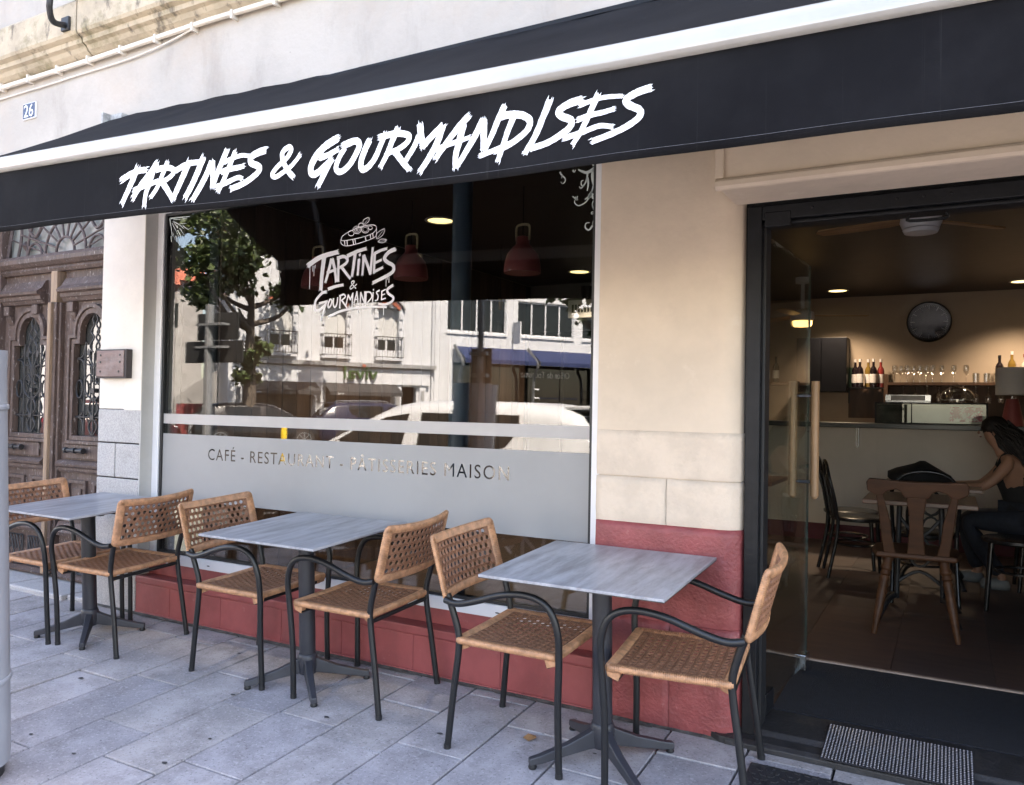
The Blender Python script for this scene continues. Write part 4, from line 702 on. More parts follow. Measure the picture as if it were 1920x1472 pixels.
    vg = MB(); M_LAT = M_DKIRON
    for (a, b) in ((x0 + .10, c - .02), (c + .05, x1 - .05)):
        z0, z1 = .085, .30; k = 3; dw = (b - a) / k
        for i in range(k):
            vg.tube([(a + i * dw, DY - .010, z0), (a + (i + 1) * dw, DY - .010, z1)], .0045, 4); vg.tube([(a + (i + 1) * dw, DY - .0145, z0), (a + i * dw, DY - .0145, z1)], .0045, 4)
            vg.tube([(a + i * dw, DY - .010, (z0 + z1) / 2), (a + (i + .5) * dw, DY - .010, z1)], .0035, 4); vg.tube([(a + (i + 1) * dw, DY - .0145, (z0 + z1) / 2), (a + (i + .5) * dw, DY - .0145, z1)], .0035, 4)
        for z in (z0, z1): vg.tube([(a, DY - .012, z), (b, DY - .012, z)], .006, 4)
        for u in (a, b): vg.tube([(u, DY - .012, z0), (u, DY - .012, z1)], .006, 4)
    LPAR('vent_lattice', vg, M_LAT)
    LPAR('kick_board', MB().prism([(DY, .04), (DY - .05, .04), (DY - .055, .055), (DY - .02, .075), (DY, .078)], x0, x1, 'x'))
for (a, b) in ((-6.52, -5.76), (-5.75, -5.13), (-5.12, -4.885)): obj('step_stone', MB().box(a, b, -.03 if a > -5.2 else -.06, .30, -.06, .030), M_GRANITE, bld, bevel=.012)
obj('door_back', MB().box(-6.55, -4.85, .36, .40, 0, 3.0), M_GASKET, bld)

# ================================================================== shop entrance
obj('fascia', MB().box(-.77, 2.4, -.26, -.002, 2.163, 2.60), M_BEIGE, bld, bevel=.006)
fm = MB(); fm.prism([(-.26, 2.158), (-.272, 2.162), (-.280, 2.172), (-.280, 2.19), (-.274, 2.20), (-.266, 2.204), (-.26, 2.204)], -.785, 2.4, 'x').box(-.785, -.755, -.274, -.261, 2.205, 2.6)
obj('fascia_moulding', fm, M_BEIGE, bld, bevel=.003)
ent = empty('entrance_frame', 'black steel frame of the open cafe doorway', 'door frame', (0, .1, 0))
EP = lambda o: (setattr(o, 'parent', ent), setattr(o, 'matrix_parent_inverse', Matrix.Translation((0, -.1, 0))), o)[2]
EP(obj('jamb', MB().box(-.728, -.672, .03, .17, .03, 2.16), M_BLACKFR, bevel=.004)); EP(obj('jamb', MB().box(.90, .96, .03, .17, .03, 2.16), M_BLACKFR, bevel=.004))
EP(obj('jamb_seal', MB().box(-.671, -.660, .07, .16, .04, 2.09), M_GASKET)); EP(obj('jamb_post', MB().box(-.76, -.729, .06, .30, 0, 2.16), M_BLACKFR))
EP(obj('head', MB().box(-.671, .90, .03, .17, 2.10, 2.16), M_BLACKFR, bevel=.004)); EP(obj('head_rail', MB().box(-.671, .90, .05, .15, 2.082, 2.0985), M_BLACKFR, bevel=.006))
EP(obj('lintel', MB().box(-.76, .96, .06, .30, 2.161, 2.56), M_BLACKFR)); EP(obj('hinge_box', MB().box(-.66, -.56, .022, .06, 2.07, 2.13), M_BLACKFR, bevel=.004))
bo = MB()
for x in (-.48, -.18, -.09, .0): bo.lathe([(0, 0), (.006, 0), (.005, .003), (0, .004)], 8, M=Matrix.Translation((x, .0295, 2.135)) @ Matrix.Rotation(pi / 2, 4, 'X'))
EP(obj('bolt', bo, M_BLACKFR))
EP(obj('pull_loop', MB().tube(cat([(-.14, .10, 2.081), (-.14, .10, 2.062), (-.02, .10, 2.062), (-.02, .10, 2.081)], 4), .006, 6), M_BLACKFR, smooth=40))
# threshold, ramp plate, mats
M_THR = mat('black worn threshold', (.022, .021, .022), .55, .3, 8, .3, 60); layer(M_THR, (.07, .055, .04), 6, .55, .7, amt=.6)
obj('threshold_stone', MB().prism([(-.04, -.01), (-.04, .018), (-.02, .030), (.04, .032), (.06, .050), (.30, .055), (.30, -.02)], -.78, 1.0, 'x'), M_THR, bld, bevel=.004)
sc_ = MB(); sc_.prism([(-.84, -.01), (-.80, -.035), (-.72, -.042), (-.72, -.005), (-.84, -.005)], 0, .028, 'z'); obj('threshold_scrap', sc_, M_THR, bld)
pt = empty('ramp_plate', 'small perforated metal ramp plate on the black threshold', 'ramp', (-.165, .1, .03))
PP = lambda o: (setattr(o, 'parent', pt), setattr(o, 'matrix_parent_inverse', Matrix.Translation((.165, -.1, -.03))), o)[2]
ra, rb = Vector((0, -.058, .036)), Vector((0, .222, .066)); nn_ = Vector((0, -(rb.z - ra.z), rb.y - ra.y)).normalized()
PP(obj('plate', MB().add([(x, p.y + nn_.y * h, p.z + nn_.z * h) for x in (-.418, .085) for p in (ra, rb) for h in (0, -.004)], [(0, 4, 6, 2), (1, 3, 7, 5), (0, 2, 3, 1), (4, 5, 7, 6), (0, 1, 5, 4), (2, 6, 7, 3)]), mat('dark zinc plate', (.10, .10, .115), .35, .1, 5, metal=.8)))
st_ = MB(); nxs, nys = 42, 22
for i in range(nxs):
    for j in range(nys):
        u = -.418 + .503 * (i + .5) / nxs; t = (j + .5) / nys; c = ra.lerp(rb, t) + nn_ * .0012; d = .0042 * (1 if (i + j) % 2 else .8); e = (rb - ra).normalized() * d * 1.1
        st_.add([(u - d, c.y, c.z), Vector((u, c.y, c.z)) - e, (u + d, c.y, c.z), Vector((u, c.y, c.z)) + e, Vector((u, c.y, c.z)) + nn_ * .002], [(0, 1, 4), (1, 2, 4), (2, 3, 4), (3, 0, 4)])
so = PP(obj('studs', st_, mat('zinc studs painted glint', (.50, .48, .50), .3, .05, 5, metal=.3), fixn=False)); so['kind'] = 'stuff'  # glint of the metal studs is put into their pale grey colour
dm = tag(obj('door_mat', MB().box(-.66, .33, .302, 1.08, .045, .0585), mat('navy fibre mat', (.008, .009, .014), .95, .3, 60, .8, 260)), 'dark navy fibre mat filling the recess inside the doorway', 'mat')
tag(obj('mat_edging', MB().box(-.68, .36, 1.081, 1.108, .045, .066).box(.331, .36, .30, 1.08, .045, .066), mat('pale wood edging', (.34, .25, .20), .6, .2, 8), bevel=.002), 'thin pale wooden edging strip round the navy mat', 'edging')
rm = empty('rubber_mat', 'black rubber mat with a maze relief on the paving before the door', 'mat', (-.2, -.27, gz(-.27)))
M_RUB = mat('black rubber', (.022, .022, .024), .6, .15, 20, .2, 100)
slope_place(rm, -.18, -.34, 0); obj('sheet', MB().box(-.47, .47, -.19, .19, .001, .010), M_RUB, rm, bevel=.004)
rv = MB(); rr = random.Random(4)
for i in range(26):
    for j in range(11):
        cx0 = -.45 + i * .036 + (j % 2) * .018; cy0 = -.17 + j * .034; a = radians(rr.choice((0, 60, 120)))
        for q in (a, a + radians(120)):
            L = .014; dx, dy = cos(q) * L, sin(q) * L; px, py = -sin(q) * .0035, cos(q) * .0035
            vs = [(cx0 + px, cy0 + py, .010), (cx0 - px, cy0 - py, .010), (cx0 + dx - px, cy0 + dy - py, .010), (cx0 + dx + px, cy0 + dy + py, .010)]; rv.add(vs + [(x, y, .0135) for x, y, z in vs], [(4, 5, 6, 7), (0, 1, 5, 4), (1, 2, 6, 5), (2, 3, 7, 6), (3, 0, 4, 7)])
ro = obj('maze_relief', rv, M_RUB, rm); ro['kind'] = 'stuff'
# open glass door leaf
gd = empty('glass_door_leaf', 'frameless glass door swung inward with tall wooden pull handles', 'door', (-.675, .15, .06))
gd.rotation_euler = (0, 0, radians(86.0)); M_OAK = mat('oak handle', (.42, .24, .125), .45, .2, 6, .1, 60, stretch=(4, 4, .5))
obj('pane', MB().box(0, .79, -.005, .005, .03, 2.0), M_DOORGL, gd)
obj('pane_edge', MB().box(.79, .7935, -.005, .005, .03, 2.0), mat('green glass edge', (.10, .14, .13), .2), gd)
for s in (1, -1):
    obj('handle', MB().tube(cat([(.70, .052 * s, .86), (.70, .052 * s, 1.42)], 2), .020, 10).lathe([(0, -.016), (.012, -.010), (.016, 0)], 10, (.70, .052 * s, .86)), M_OAK, gd, smooth=40)
for z in (.93, 1.35): obj('handle_post', MB().tube([(.70, -.055, z), (.70, .055, z)], .008, 8), M_STEEL, gd, smooth=40)
obj('patch_fitting', MB().box(.70, .79, -.02, .02, .01, .085), M_STEEL, gd, bevel=.004); obj('patch_fitting', MB().box(.0, .12, -.02, .02, .012, .10), M_BLACKFR, gd, bevel=.004)

# ================================================================== interior
ZF, ZC, IX0, IX1, IY1 = .06, 2.68, -4.12, 2.6, 6.7
M_FLOOR = mat('brown wood floor', (.078, .052, .045), .5, 0, 3, .08, 40, stretch=(1, 6, 1), col2=(.045, .030, .026), fac=(.3, .7))
M_CEIL = mat('dark brown ceiling', (.030, .023, .022), .5, .2, 6)
M_IWALL = mat('beige interior wall', (.42, .34, .27), .85, .05, 2)
M_DKWALL = mat('charcoal wall', (.06, .055, .052), .8, .1, 3)
fl_ = struct(obj('floor', MB().quad((IX0, .29, ZF - .01), (IX1, .29, ZF - .01), (IX1, IY1, ZF - .01), (IX0, IY1, ZF - .01)), M_FLOOR))
fx = random.Random(8)
for i in range(9):
    for j in range(6):
        x0 = -1.6 + i * .45; y0 = .66 + j * .9 + (i % 2) * .45 - .45
        obj('floor_board', MB().box(x0 + .001, x0 + .449, max(1.111, y0 + .001), max(1.12, y0 + .899), ZF - .008, ZF + fx.uniform(-.0008, .0008)), M_FLOOR if fx.random() < .6 else MATS.get('floor b') or mat('floor b', (.10, .058, .045), .5, 0, 3, .08, 40, stretch=(1, 6, 1), col2=(.06, .038, .032), fac=(.3, .7)), fl_)
struct(obj('ceiling', MB().box(IX0, IX1, .30, IY1, ZC, ZC + .05), M_CEIL))
struct(obj('back_wall', MB().box(IX0, IX1, IY1, IY1 + .1, 0, ZC), M_IWALL))
struct(obj('side_wall', MB().box(IX1, IX1 + .1, .3, IY1, 0, ZC), M_IWALL))
lw_ = struct(obj('plank_wall', MB().box(IX0 - .1, IX0 - .02, .3, IY1, 0, ZC), M_GASKET))
M_PLANK = [mat('brown plank %d' % i, c, .6, 0, 3, .25, 40, stretch=(3, 3, .35), col2=tuple(q * .6 for q in c), fac=(.35, .65)) for i, c in enumerate([(.115, .070, .053), (.095, .058, .043), (.13, .08, .062)])]
for i in range(30):
    y0 = .31 + i * .14
    obj('plank', MB().box(IX0 - .02, IX0 - .001 * (1 + i % 2 * 2), y0 + .002, y0 + .138, ZF, ZC - .005), M_PLANK[i * 7 % 3], lw_, bevel=.002)
struct(obj('inner_front_wall', MB().box(IX0, -1.364, .301, .34, 2.57, ZC).box(-1.364, -.76, .301, .33, 0, ZC).box(-.76, 1.0, .301, .33, 2.36, ZC).box(1.0, IX1, .301, .33, 0, ZC).box(IX0, -1.364, .301, .34, 0, .30), M_DKWALL))
# glazed black partition deep inside
gp = empty('glazed_partition', 'black framed glazed partition at the back of the dining room', 'partition', (-3.5, 4.6, ZF))
pf = MB().box(-.62, 1.9, -.03, .03, 2.05, 2.10)
for x in (-.62, -.2, .22, .64, 1.06, 1.48, 1.88): pf.box(x - .018, x + .018, -.03, .03, 0, 2.05)
obj('frame', pf, M_BLACKFR, gp)
for k in range(6): obj('pane', MB().box(-.6 + k * .42, -.22 + k * .42, -.003, .003, .02, 2.05), M_DOORGL, gp)
struct(obj('upper_partition', MB().box(-4.1, -1.6, 4.57, 4.63, 2.165, ZC), mat('grey partition panel', (.16, .155, .15), .8)))
vt = empty('wall_heater', 'small white slatted heater box hung near the ceiling', 'heater', (-3.35, 4.4, 2.36))
obj('case', MB().box(-.17, .17, -.09, .09, -.09, .10), M_WHITE, vt, bevel=.01)
for k in range(7): obj('slot', MB().box(-.12 + k * .035, -.10 + k * .035, -.095, -.088, -.03, .05), M_GASKET, vt)
obj('mount', MB().lathe([(.03, .10), (.05, .15), (.06, .25)], 10), M_DKIRON, vt)
col_ = tag(obj('steel_column', MB().lathe([(.055, ZF), (.055, ZC)], 24, (-2.345, .40, 0)), mat('blue grey painted column', (.045, .065, .095), .4, .1, 4), smooth=40), 'slim blue grey round column just inside the window', 'column')
# pendants
M_TERRA = mat('terracotta enamel', (.38, .10, .098), .3, .08, 4); M_SHIN = mat('white enamel lining', (.8, .78, .75), .5, .02); M_BIRCH = mat('pale birch strap', (.50, .38, .24), .5, .1, 6)
def pendant(x, y, z, label):
    t = empty('pendant_lamp', label, 'lamp', (x, y, z), group='terracotta pendant lamps by the window')
    obj('shade', MB().lathe([(.1125, 0), (.114, .02), (.108, .07), (.095, .115), (.062, .155), (.043, .175), (.040, .215), (.034, .222), (0, .224)], 28), M_TERRA, t, smooth=50)
    obj('lining', MB().lathe([(.109, .001), (.104, .06), (.085, .11), (.0, .13)], 28), M_SHIN, t, smooth=50)
    obj('strap', MB().tube(cat([(-.044, 0, .20), (-.046, 0, .27), (-.03, 0, .295), (.03, 0, .295), (.046, 0, .27), (.044, 0, .20)], 4), .008, 6), M_BIRCH, t, smooth=40)
    obj('cord', MB().tube([(0, 0, .22), (0, 0, ZC - z)], .003, 6), M_GASKET, t)
    return t
pendant(-2.29, 1.0, 2.145, 'terracotta pendant lamp with wooden strap right of the blue column')
pendant(-3.125, 1.0, 2.16, 'terracotta pendant lamp with wooden strap left of the blue column')
pendant(-3.94, 1.0, 2.145, 'terracotta pendant lamp half hidden behind the window logo')
bp = empty('glass_pendant', 'smoked glass bottle pendant with brass neck deep in the room', 'lamp', (-3.30, 2.5, 1.90))
obj('bottle', MB().lathe([(.0, 0), (.05, .0), (.062, .02), (.064, .19), (.05, .22), (.022, .24)], 20), glassmat('smoked glass', .05, (.25, .25, .27)), bp, smooth=50)
obj('neck', MB().lathe([(.02, .23), (.02, .33), (0, .33)], 14), mat('brass', (.5, .33, .12), .3, metal=1), bp, smooth=50); obj('cord', MB().tube([(0, 0, .33), (0, 0, ZC - 1.90)], .003, 6), M_GASKET, bp)
# lit downlights (with small real lamps) 
M_LIT = emit('lit warm diffuser', (1, .82, .36), .36)
def downlight(x, y, label, power):
    t = empty('downlight', label, 'ceiling light', (x, y, ZC), group='recessed ceiling downlights')
    obj('rim', MB().lathe([(.11, 0), (.115, -.006), (.10, -.010), (.092, -.004)], 24), M_WHITE, t, smooth=50); obj('diffuser', MB().lathe([(.0, -.005), (.092, -.005)], 24), M_LIT, t, fixn=False)
    ld = bpy.data.lights.new('downlight_lamp', 'SPOT'); ld.energy = power; ld.spot_size = radians(120); ld.spot_blend = .8; ld.color = (1, .84, .64); ld.shadow_soft_size = .08
    lo_ = link(bpy.data.objects.new('downlight_lamp', ld), t); lo_.location = (0, 0, -.03)
downlight(-3.26, 1.53, 'lit round downlight above the window logo', 22); downlight(-3.21, 3.90, 'lit round downlight behind the terracotta lamps', 22)
downlight(-1.09, 6.10, 'lit round downlight over the dark wall cabinet', 16); downlight(.62, 6.10, 'lit round downlight at the right picture edge over the bar', 16)
# fans
M_BLADE = mat('fan blade wood', (.36, .21, .11), .5, .2, 5, stretch=(.6, 6, 6))
def fan_(x, y, z, label, rot, lit):
    t = empty('ceiling_fan', label, 'fan', (x, y, z), rz=rot, group='ceiling fans in the dining room')
    obj('motor', MB().lathe([(.0, -.06), (.10, -.055), (.115, -.02), (.11, .03), (.06, .05), (.045, .06)], 24), M_WHITE, t, smooth=40)
    obj('rod', MB().lathe([(.018, .05), (.018, ZC - z - .06), (.07, ZC - z - .055), (.07, ZC - z)], 14), M_WHITE, t, smooth=40)
    obj('lamp_cover', MB().lathe([(0, -.115), (.08, -.11), (.092, -.09), (.092, -.061)] if lit else [(0, -.085), (.09, -.082), (.10, -.061)], 24), emit('lit amber fan lamp', (1, .62, .22), .55) if lit else M_WHITE, t, smooth=40)
    for k in range(3):
        M = Matrix.Rotation(2 * pi * k / 3, 4, 'Z') @ Matrix.Rotation(radians(9), 4, 'X'); pts = [(.09, -.03), (.2, -.055), (.45, -.06), (.60, -.05), (.63, 0), (.60, .04), (.45, .045), (.2, .045), (.09, .03)]
        obj('blade', MB().prism(pts, -.004, .004, 'z', M=M), M_BLADE, t)
fan_(-1.30, 5.1, 2.30, 'ceiling fan with a lit round lamp seen through the glass door', .35, True)
fan_(-.16, 2.06, 2.495, 'white hubbed ceiling fan with wooden blades at the top of the doorway', 2.9, False)
# counter and bar
M_CTOP = mat('black counter top', (.014, .014, .015), .3, .1, 6); M_CPAN = mat('off white counter panel', (.70, .62, .54), .75, .05, 2); M_WINE = mat('wine red skirting', (.12, .02, .03), .6, .1, 4)
ct = empty('bar_counter', 'long pale bar counter with a black top along the back of the room', 'counter', (-1, 5.3, ZF))
obj('front_panel', MB().box(-2.6, .385, 0, .6, 0, 1.13), M_CPAN, ct); obj('front_panel', MB().box(.39, 3.4, -.06, .6, 0, 1.13), M_CPAN, ct)
obj('counter_top', MB().box(-2.62, 3.4, -.14, .62, 1.131, 1.178), M_CTOP, ct, bevel=.004); obj('skirting', MB().box(-2.6, .38, -.012, .0, 0, .16).box(.38, 3.4, -.072, -.06, 0, .16), M_WINE, ct)
obj('bracket', MB().tube(cat([(.19, -.02, 1.13), (.19, -.02, .96), (.20, -.02, .94), (.21, -.02, .96), (.21, -.02, 1.13)], 3), .005, 6), M_STEEL, ct, smooth=40)
CZ = ZF + 1.179
vc = empty('display_case', 'low glass display case glowing pale on the bar counter', 'display case', (-.17, 5.36, CZ))
M_SHINE = mat('pale steel case back', (.62, .60, .57), .3, .08, 3); obj('case_back', MB().box(-.47, .47, .16, .17, .01, .19), M_SHINE, vc); obj('case_frame', MB().box(-.48, .48, -.01, .18, .195, .207).box(-.48, .48, -.01, .18, 0, .01).box(-.48, -.465, -.01, 0, .01, .195).box(.465, .48, -.01, 0, .01, .195).box(-.16, -.15, -.01, 0, .01, .195), M_BLACKFR, vc)
obj('case_glass', MB().box(-.47, .47, -.008, -.003, .01, .195), M_DOORGL, vc); obj('case_side', MB().box(-.47, -.20, .02, .155, .012, .185), mat('dim case goods', (.10, .08, .07), .6, .5, 12), vc)
obj('printed_card', MB().box(.17, .44, .10, .105, .03, .17), mat('pink printed card', (.55, .10, .16), .4, 0, 25, col2=(.85, .75, .75), fac=(.45, .55)), vc)
tr_ = empty('chrome_tray', 'chrome edged tray standing on the display case', 'tray', (-.36, 5.45, CZ + .208)); obj('tray', MB().box(-.20, .20, -.07, .07, 0, .012).box(-.20, .20, -.07, -.062, .012, .075).box(-.20, .20, .062, .07, .012, .075), M_STEEL, tr_, bevel=.003); obj('tray_label', MB().box(-.15, .15, -.074, -.0705, .018, .068), mat('pale tray front', (.6, .58, .56), .4), tr_)
dc = empty('cake_dome', 'clear glass cake dome on a stand on the bar', 'cake dome', (.06, 5.48, CZ + .208))
M_CLEAR = glassmat('clear glassware', .30, (.93, .94, .93)); obj('dome', MB().lathe([(.155, .03), (.15, .07), (.12, .115), (.07, .145), (.012, .158), (.012, .17), (.022, .18), (0, .195)], 24), glassmat('dome glass', .08, (.95, .95, .94)), dc, smooth=60); obj('stand', MB().lathe([(.05, 0), (.02, .01), (.02, .02), (.165, .025), (.165, .031), (0, .031)], 24), M_CLEAR, dc, smooth=40)
tl_ = empty('table_lamp', 'table lamp with white drum shade and tapered terracotta foot', 'lamp', (.50, 5.32, CZ)); obj('foot', MB().lathe([(.0, 0), (.095, 0), (.093, .015), (.055, .22), (.05, .25), (0, .25)], 24), M_TERRA, tl_, smooth=40); obj('drum_shade', MB().lathe([(.135, .285), (.135, .535), (.13, .535), (.13, .285), (.135, .285)], 28), mat('linen lamp shade', (.80, .78, .77), .9, .03), tl_, smooth=40); obj('stem', MB().tube([(0, 0, .25), (0, 0, .45)], .008, 8), M_STEEL, tl_)
# wall cabinet, clock, shelves, bottles, glasses
cab = empty('wall_cabinet', 'dark closed cabinet hung on the beige back wall', 'cabinet', (-1.29, IY1, 1.88)); obj('carcass', MB().box(-.27, .27, -.32, -.001, -.31, .31), M_BLACKFR, cab, bevel=.005)
for s in (0, 1): obj('cabinet_door', MB().box(-.268 + s * .27, -.004 + s * .27, -.334, -.321, -.305, .305), mat('cabinet front %d' % s, (.004, .0045, .007), .7, spec=.1), cab, bevel=.003)
ck = empty('wall_clock', 'large round black wall clock above the glasses', 'clock', (-.21, IY1, 2.36)); MC = Matrix.Rotation(pi / 2, 4, 'X')
obj('case', MB().lathe([(.225, 0), (.225, .035), (.215, .048), (.205, .045), (.200, .030), (0, .030)], 40, M=MC), mat('black clock case', (.012, .012, .013), .25), ck, smooth=40)
tk = MB()
for k in range(60):
    a = 2 * pi * k / 60; l, w_ = (.045, .004) if k % 5 == 0 else (.010, .0016)
    M = Matrix.Rotation(a, 4, 'Y'); tk.box(-w_, w_, -.0335, -.031, .185 - l, .185, M=M)
obj('hour_marks', tk, M_WHITE, ck)
obj('hand', MB().box(-.003, .003, -.036, -.034, -.03, .13, M=Matrix.Rotation(radians(-72), 4, 'Y')), M_STEEL, ck); obj('hand', MB().box(-.004, .004, -.0385, -.0365, -.02, .09, M=Matrix.Rotation(radians(108), 4, 'Y')), M_STEEL, ck)
obj('cover', MB().lathe([(.205, .046), (.205, .049)], 40, M=MC), glassmat('clock glass', .20, (.98, .98, .98)), ck)
M_SHELF = mat('walnut shelf', (.10, .052, .032), .5, 0, 3, stretch=(6, 1, 1), col2=(.05, .027, .018), fac=(.3, .7))
sh = empty('bar_shelf', 'walnut bar shelf with hanging glasses along the back wall', 'shelf', (0, IY1, 1.68)); obj('board', MB().box(-.60, 1.2, -.30, -.001, -.03, 0), M_SHELF, sh); obj('side_board', MB().box(-.64, -.601, -.30, -.001, -.42, .09), M_SHELF, sh); obj('back_board', MB().box(-1.03, 1.2, -.012, -.001, -.40, -.031), M_SHELF, sh); obj('lower_board', MB().box(-.60, 1.2, -.28, -.013, -.40, -.375), M_SHELF, sh)
ORD = 'first second third fourth fifth sixth seventh eighth ninth tenth eleventh'.split()
def copygrp(proto, spots_, labels):
    for i, (x, y, z) in enumerate(spots_):
        o = proto if i == 0 else copy_tree(proto); o.location = (x, y, z); o['label'] = labels if isinstance(labels, str) else labels[i]
def glass_(kind):
    t = empty('wine_glass' if kind == 'w' else 'tumbler_glass', '', 'glass', group='glasses on the bar shelf')
    if kind == 'w': obj('bowl', MB().lathe([(.035, 0), (.005, .006), (.004, .08), (.03, .11), (.036, .15), (.030, .19)], 14), M_CLEAR, t, smooth=60)
    elif kind == 'h':
        t['group'] = 'wine glasses hanging under the shelf'; obj('bowl', MB().lathe([(.033, 0), (.005, -.006), (.004, -.075), (.03, -.10), (.036, -.145), (.030, -.18)], 12), M_CLEAR, t, smooth=60)
    else: obj('tumbler', MB().lathe([(.0, 0), (.033, .0), (.036, .10), (.033, .10), (.03, .01)], 14), M_CLEAR, t, smooth=60)
    return t
copygrp(glass_('w'), [(-.54 + .062 * i, IY1 - .16 + .04 * (i % 2), 1.681) for i in range(7)] + [(-.08 + .115 * i, IY1 - .14, 1.681) for i in range(3)], ['stemmed glass, %s from the left on the bar shelf' % q for q in ORD[:10]])
copygrp(glass_('t'), [(.24 + .10 * i, IY1 - .15, 1.681) for i in range(4)] + [(-1.50 + .09 * i, IY1 - .15, 1.681) for i in range(2)], ['straight tumbler, %s after the stemmed glasses on the bar shelf' % q for q in ORD[:4]] + ['straight tumbler, left one on the short left shelf', 'straight tumbler, right one on the short left shelf'])
copygrp(glass_('h'), [(-.45 + .115 * i, IY1 - .15, 1.648) for i in range(11)], ['wine glass hanging upside down, %s from the left under the bar shelf' % q for q in ORD[:11]])
BT = {'dark': mat('dark syrup', (.012, .008, .010), .12), 'gold': mat('golden spirit', (.16, .10, .025), .1), 'clear': mat('clear spirit', (.40, .38, .32), .1), 'red': mat('red syrup', (.22, .03, .03), .12), 'green': mat('dark green glass', (.02, .03, .02), .1)}
M_PAPER = mat('white bottle label', (.62, .60, .60), .6, .15, 40)
def bottle(x, y, z, k, cap, label, h=.30, lab=True, grp=None):
    t = empty('bottle', label, 'bottle', (x, y, z), group=grp); s = h / .30
    obj('body', MB().lathe([(0, 0), (.037, 0), (.038, .01), (.038, .175 * s), (.030, .20 * s), (.014, .225 * s), (.013, .27 * s)], 16), BT[k], t, smooth=50)
    obj('cap', MB().lathe([(.015, .268 * s), (.015, .30 * s), (0, .30 * s)], 12), cap, t, smooth=40)
    if lab: obj('paper_label', MB().lathe([(.0386, .05), (.0386, .14 * s)], 16), M_PAPER, t, smooth=60)
M_SILV = mat('pale cap', (.55, .52, .52), .4); M_RCAP = mat('red cap', (.25, .03, .03), .4)
sr = empty('bottle_rack', 'small black rack carrying the syrup bottles', 'rack', (-.83, IY1 - .14, 1.595)); obj('rack_top', MB().box(-.20, .20, -.10, .10, .02, .032), M_BLACKFR, sr); obj('rack_leg', MB().box(-.18, -.165, -.09, -.07, -.15, .02), M_BLACKFR, sr); obj('rack_leg', MB().box(.165, .18, -.09, -.07, -.15, .02), M_BLACKFR, sr)
for i, (dx, dy, k, lb) in enumerate([(-.12, .03, 'dark', 'dark syrup bottle farthest left on the small rack'), (-.065, -.04, 'dark', 'front dark syrup bottle with white label left on the rack'), (.015, .03, 'gold', 'amber syrup bottle between the dark ones on the rack'), (.075, -.04, 'dark', 'front dark syrup bottle with white label right on the rack'), (.145, .02, 'red', 'red syrup bottle at the right end of the rack')]): bottle(-.83 + dx, IY1 - .14 + dy, 1.628, k, M_SILV, lb, .32)
for i, (x, k, c, h, lb) in enumerate([(.455, 'dark', M_BLACKFR, .29, 'black spirit bottle left behind the drum lamp shade'), (.565, 'gold', M_SILV, .33, 'golden spirit bottle behind the drum lamp shade'), (.68, 'clear', M_RCAP, .30, 'clear bottle with red cap behind the drum lamp shade'), (.80, 'green', M_BLACKFR, .33, 'dark green bottle at the right picture edge behind the lamp')]): bottle(x, IY1 - .15, 1.681, k, c, lb, h, False)
ls = empty('small_shelf', 'short wooden shelf left of the dark wall cabinet', 'shelf', (-1.82, IY1, 1.68)); obj('board', MB().box(-.30, .24, -.26, -.001, -.03, 0), M_SHELF, ls)
for i, (x, k, c, lb) in enumerate([(-2.03, 'dark', M_BLACKFR, 'dark bottle first on the short left shelf'), (-1.93, 'gold', M_SILV, 'golden bottle second on the short left shelf'), (-1.82, 'green', M_BLACKFR, 'dark green bottle third on the short left shelf')]): bottle(x, IY1 - .14, 1.681, k, c, lb, .31)
cdp = empty('green_card', 'green card with a pale letter leaning beside the syrup bottles', 'card', (-1.0, IY1 - .03, 1.63)); obj('card', MB().box(-.07, .07, -.008, .0, 0, .23), mat('green card', (.05, .11, .07), .5, .3, 12), cdp); text_on('card_letter', 'R', .06, -.045, -.0095, .16, M_PAPER, cdp)

# ---- furniture inside
M_CHW = mat('brown varnished wood', (.105, .042, .018), .5, 0, 3, .08, 40, stretch=(1, 1, 5), col2=(.058, .023, .010), fac=(.35, .65), spec=.3)
wc = empty('wooden_chair', 'brown wooden chair with three flat back slats and turned legs', 'chair', (-.170, 2.03, ZF), rz=radians(2)); wc.scale = (1.04, 1.04, 1.04)
def curved(poly, M, curve):
    return poly
top = [(-.245, .80), (-.25, .845), (-.235, .868), (-.12, .862), (0, .858), (.12, .862), (.235, .868), (.25, .845), (.245, .80), (.20, .775), (.17, .775), (.145, .80), (.10, .815), (.075, .80), (.06, .77), (-.06, .77), (-.075, .80), (-.10, .815), (-.145, .80), (-.17, .775), (-.20, .775)]
LB = Matrix.Translation((0, -.20, 0)) @ Matrix.Rotation(radians(8), 4, 'X') @ Matrix.Translation((0, 0, 0))
def leanM(): return Matrix.Translation((0, -.175, .44)) @ Matrix.Rotation(radians(9), 4, 'X') @ Matrix.Translation((0, 0, -.44))
obj('top_rail', MB().prism(top, -.014, .014, 'y', M=leanM()), M_CHW, wc, bevel=.006)
obj('slat', MB().prism([(-.20, .78), (-.165, .78), (-.125, .62), (-.12, .54), (-.10, .45), (-.16, .45), (-.175, .56), (-.185, .66)], -.011, .011, 'y', M=leanM()), M_CHW, wc, bevel=.005)
obj('slat', MB().prism([(.20, .78), (.165, .78), (.125, .62), (.12, .54), (.10, .45), (.16, .45), (.175, .56), (.185, .66)], -.011, .011, 'y', M=leanM()), M_CHW, wc, bevel=.005)
obj('slat', MB().prism([(-.05, .775), (.05, .775), (.035, .66), (.035, .58), (.045, .45), (-.045, .45), (-.035, .58), (-.035, .66)], -.011, .011, 'y', M=leanM()), M_CHW, wc, bevel=.005)
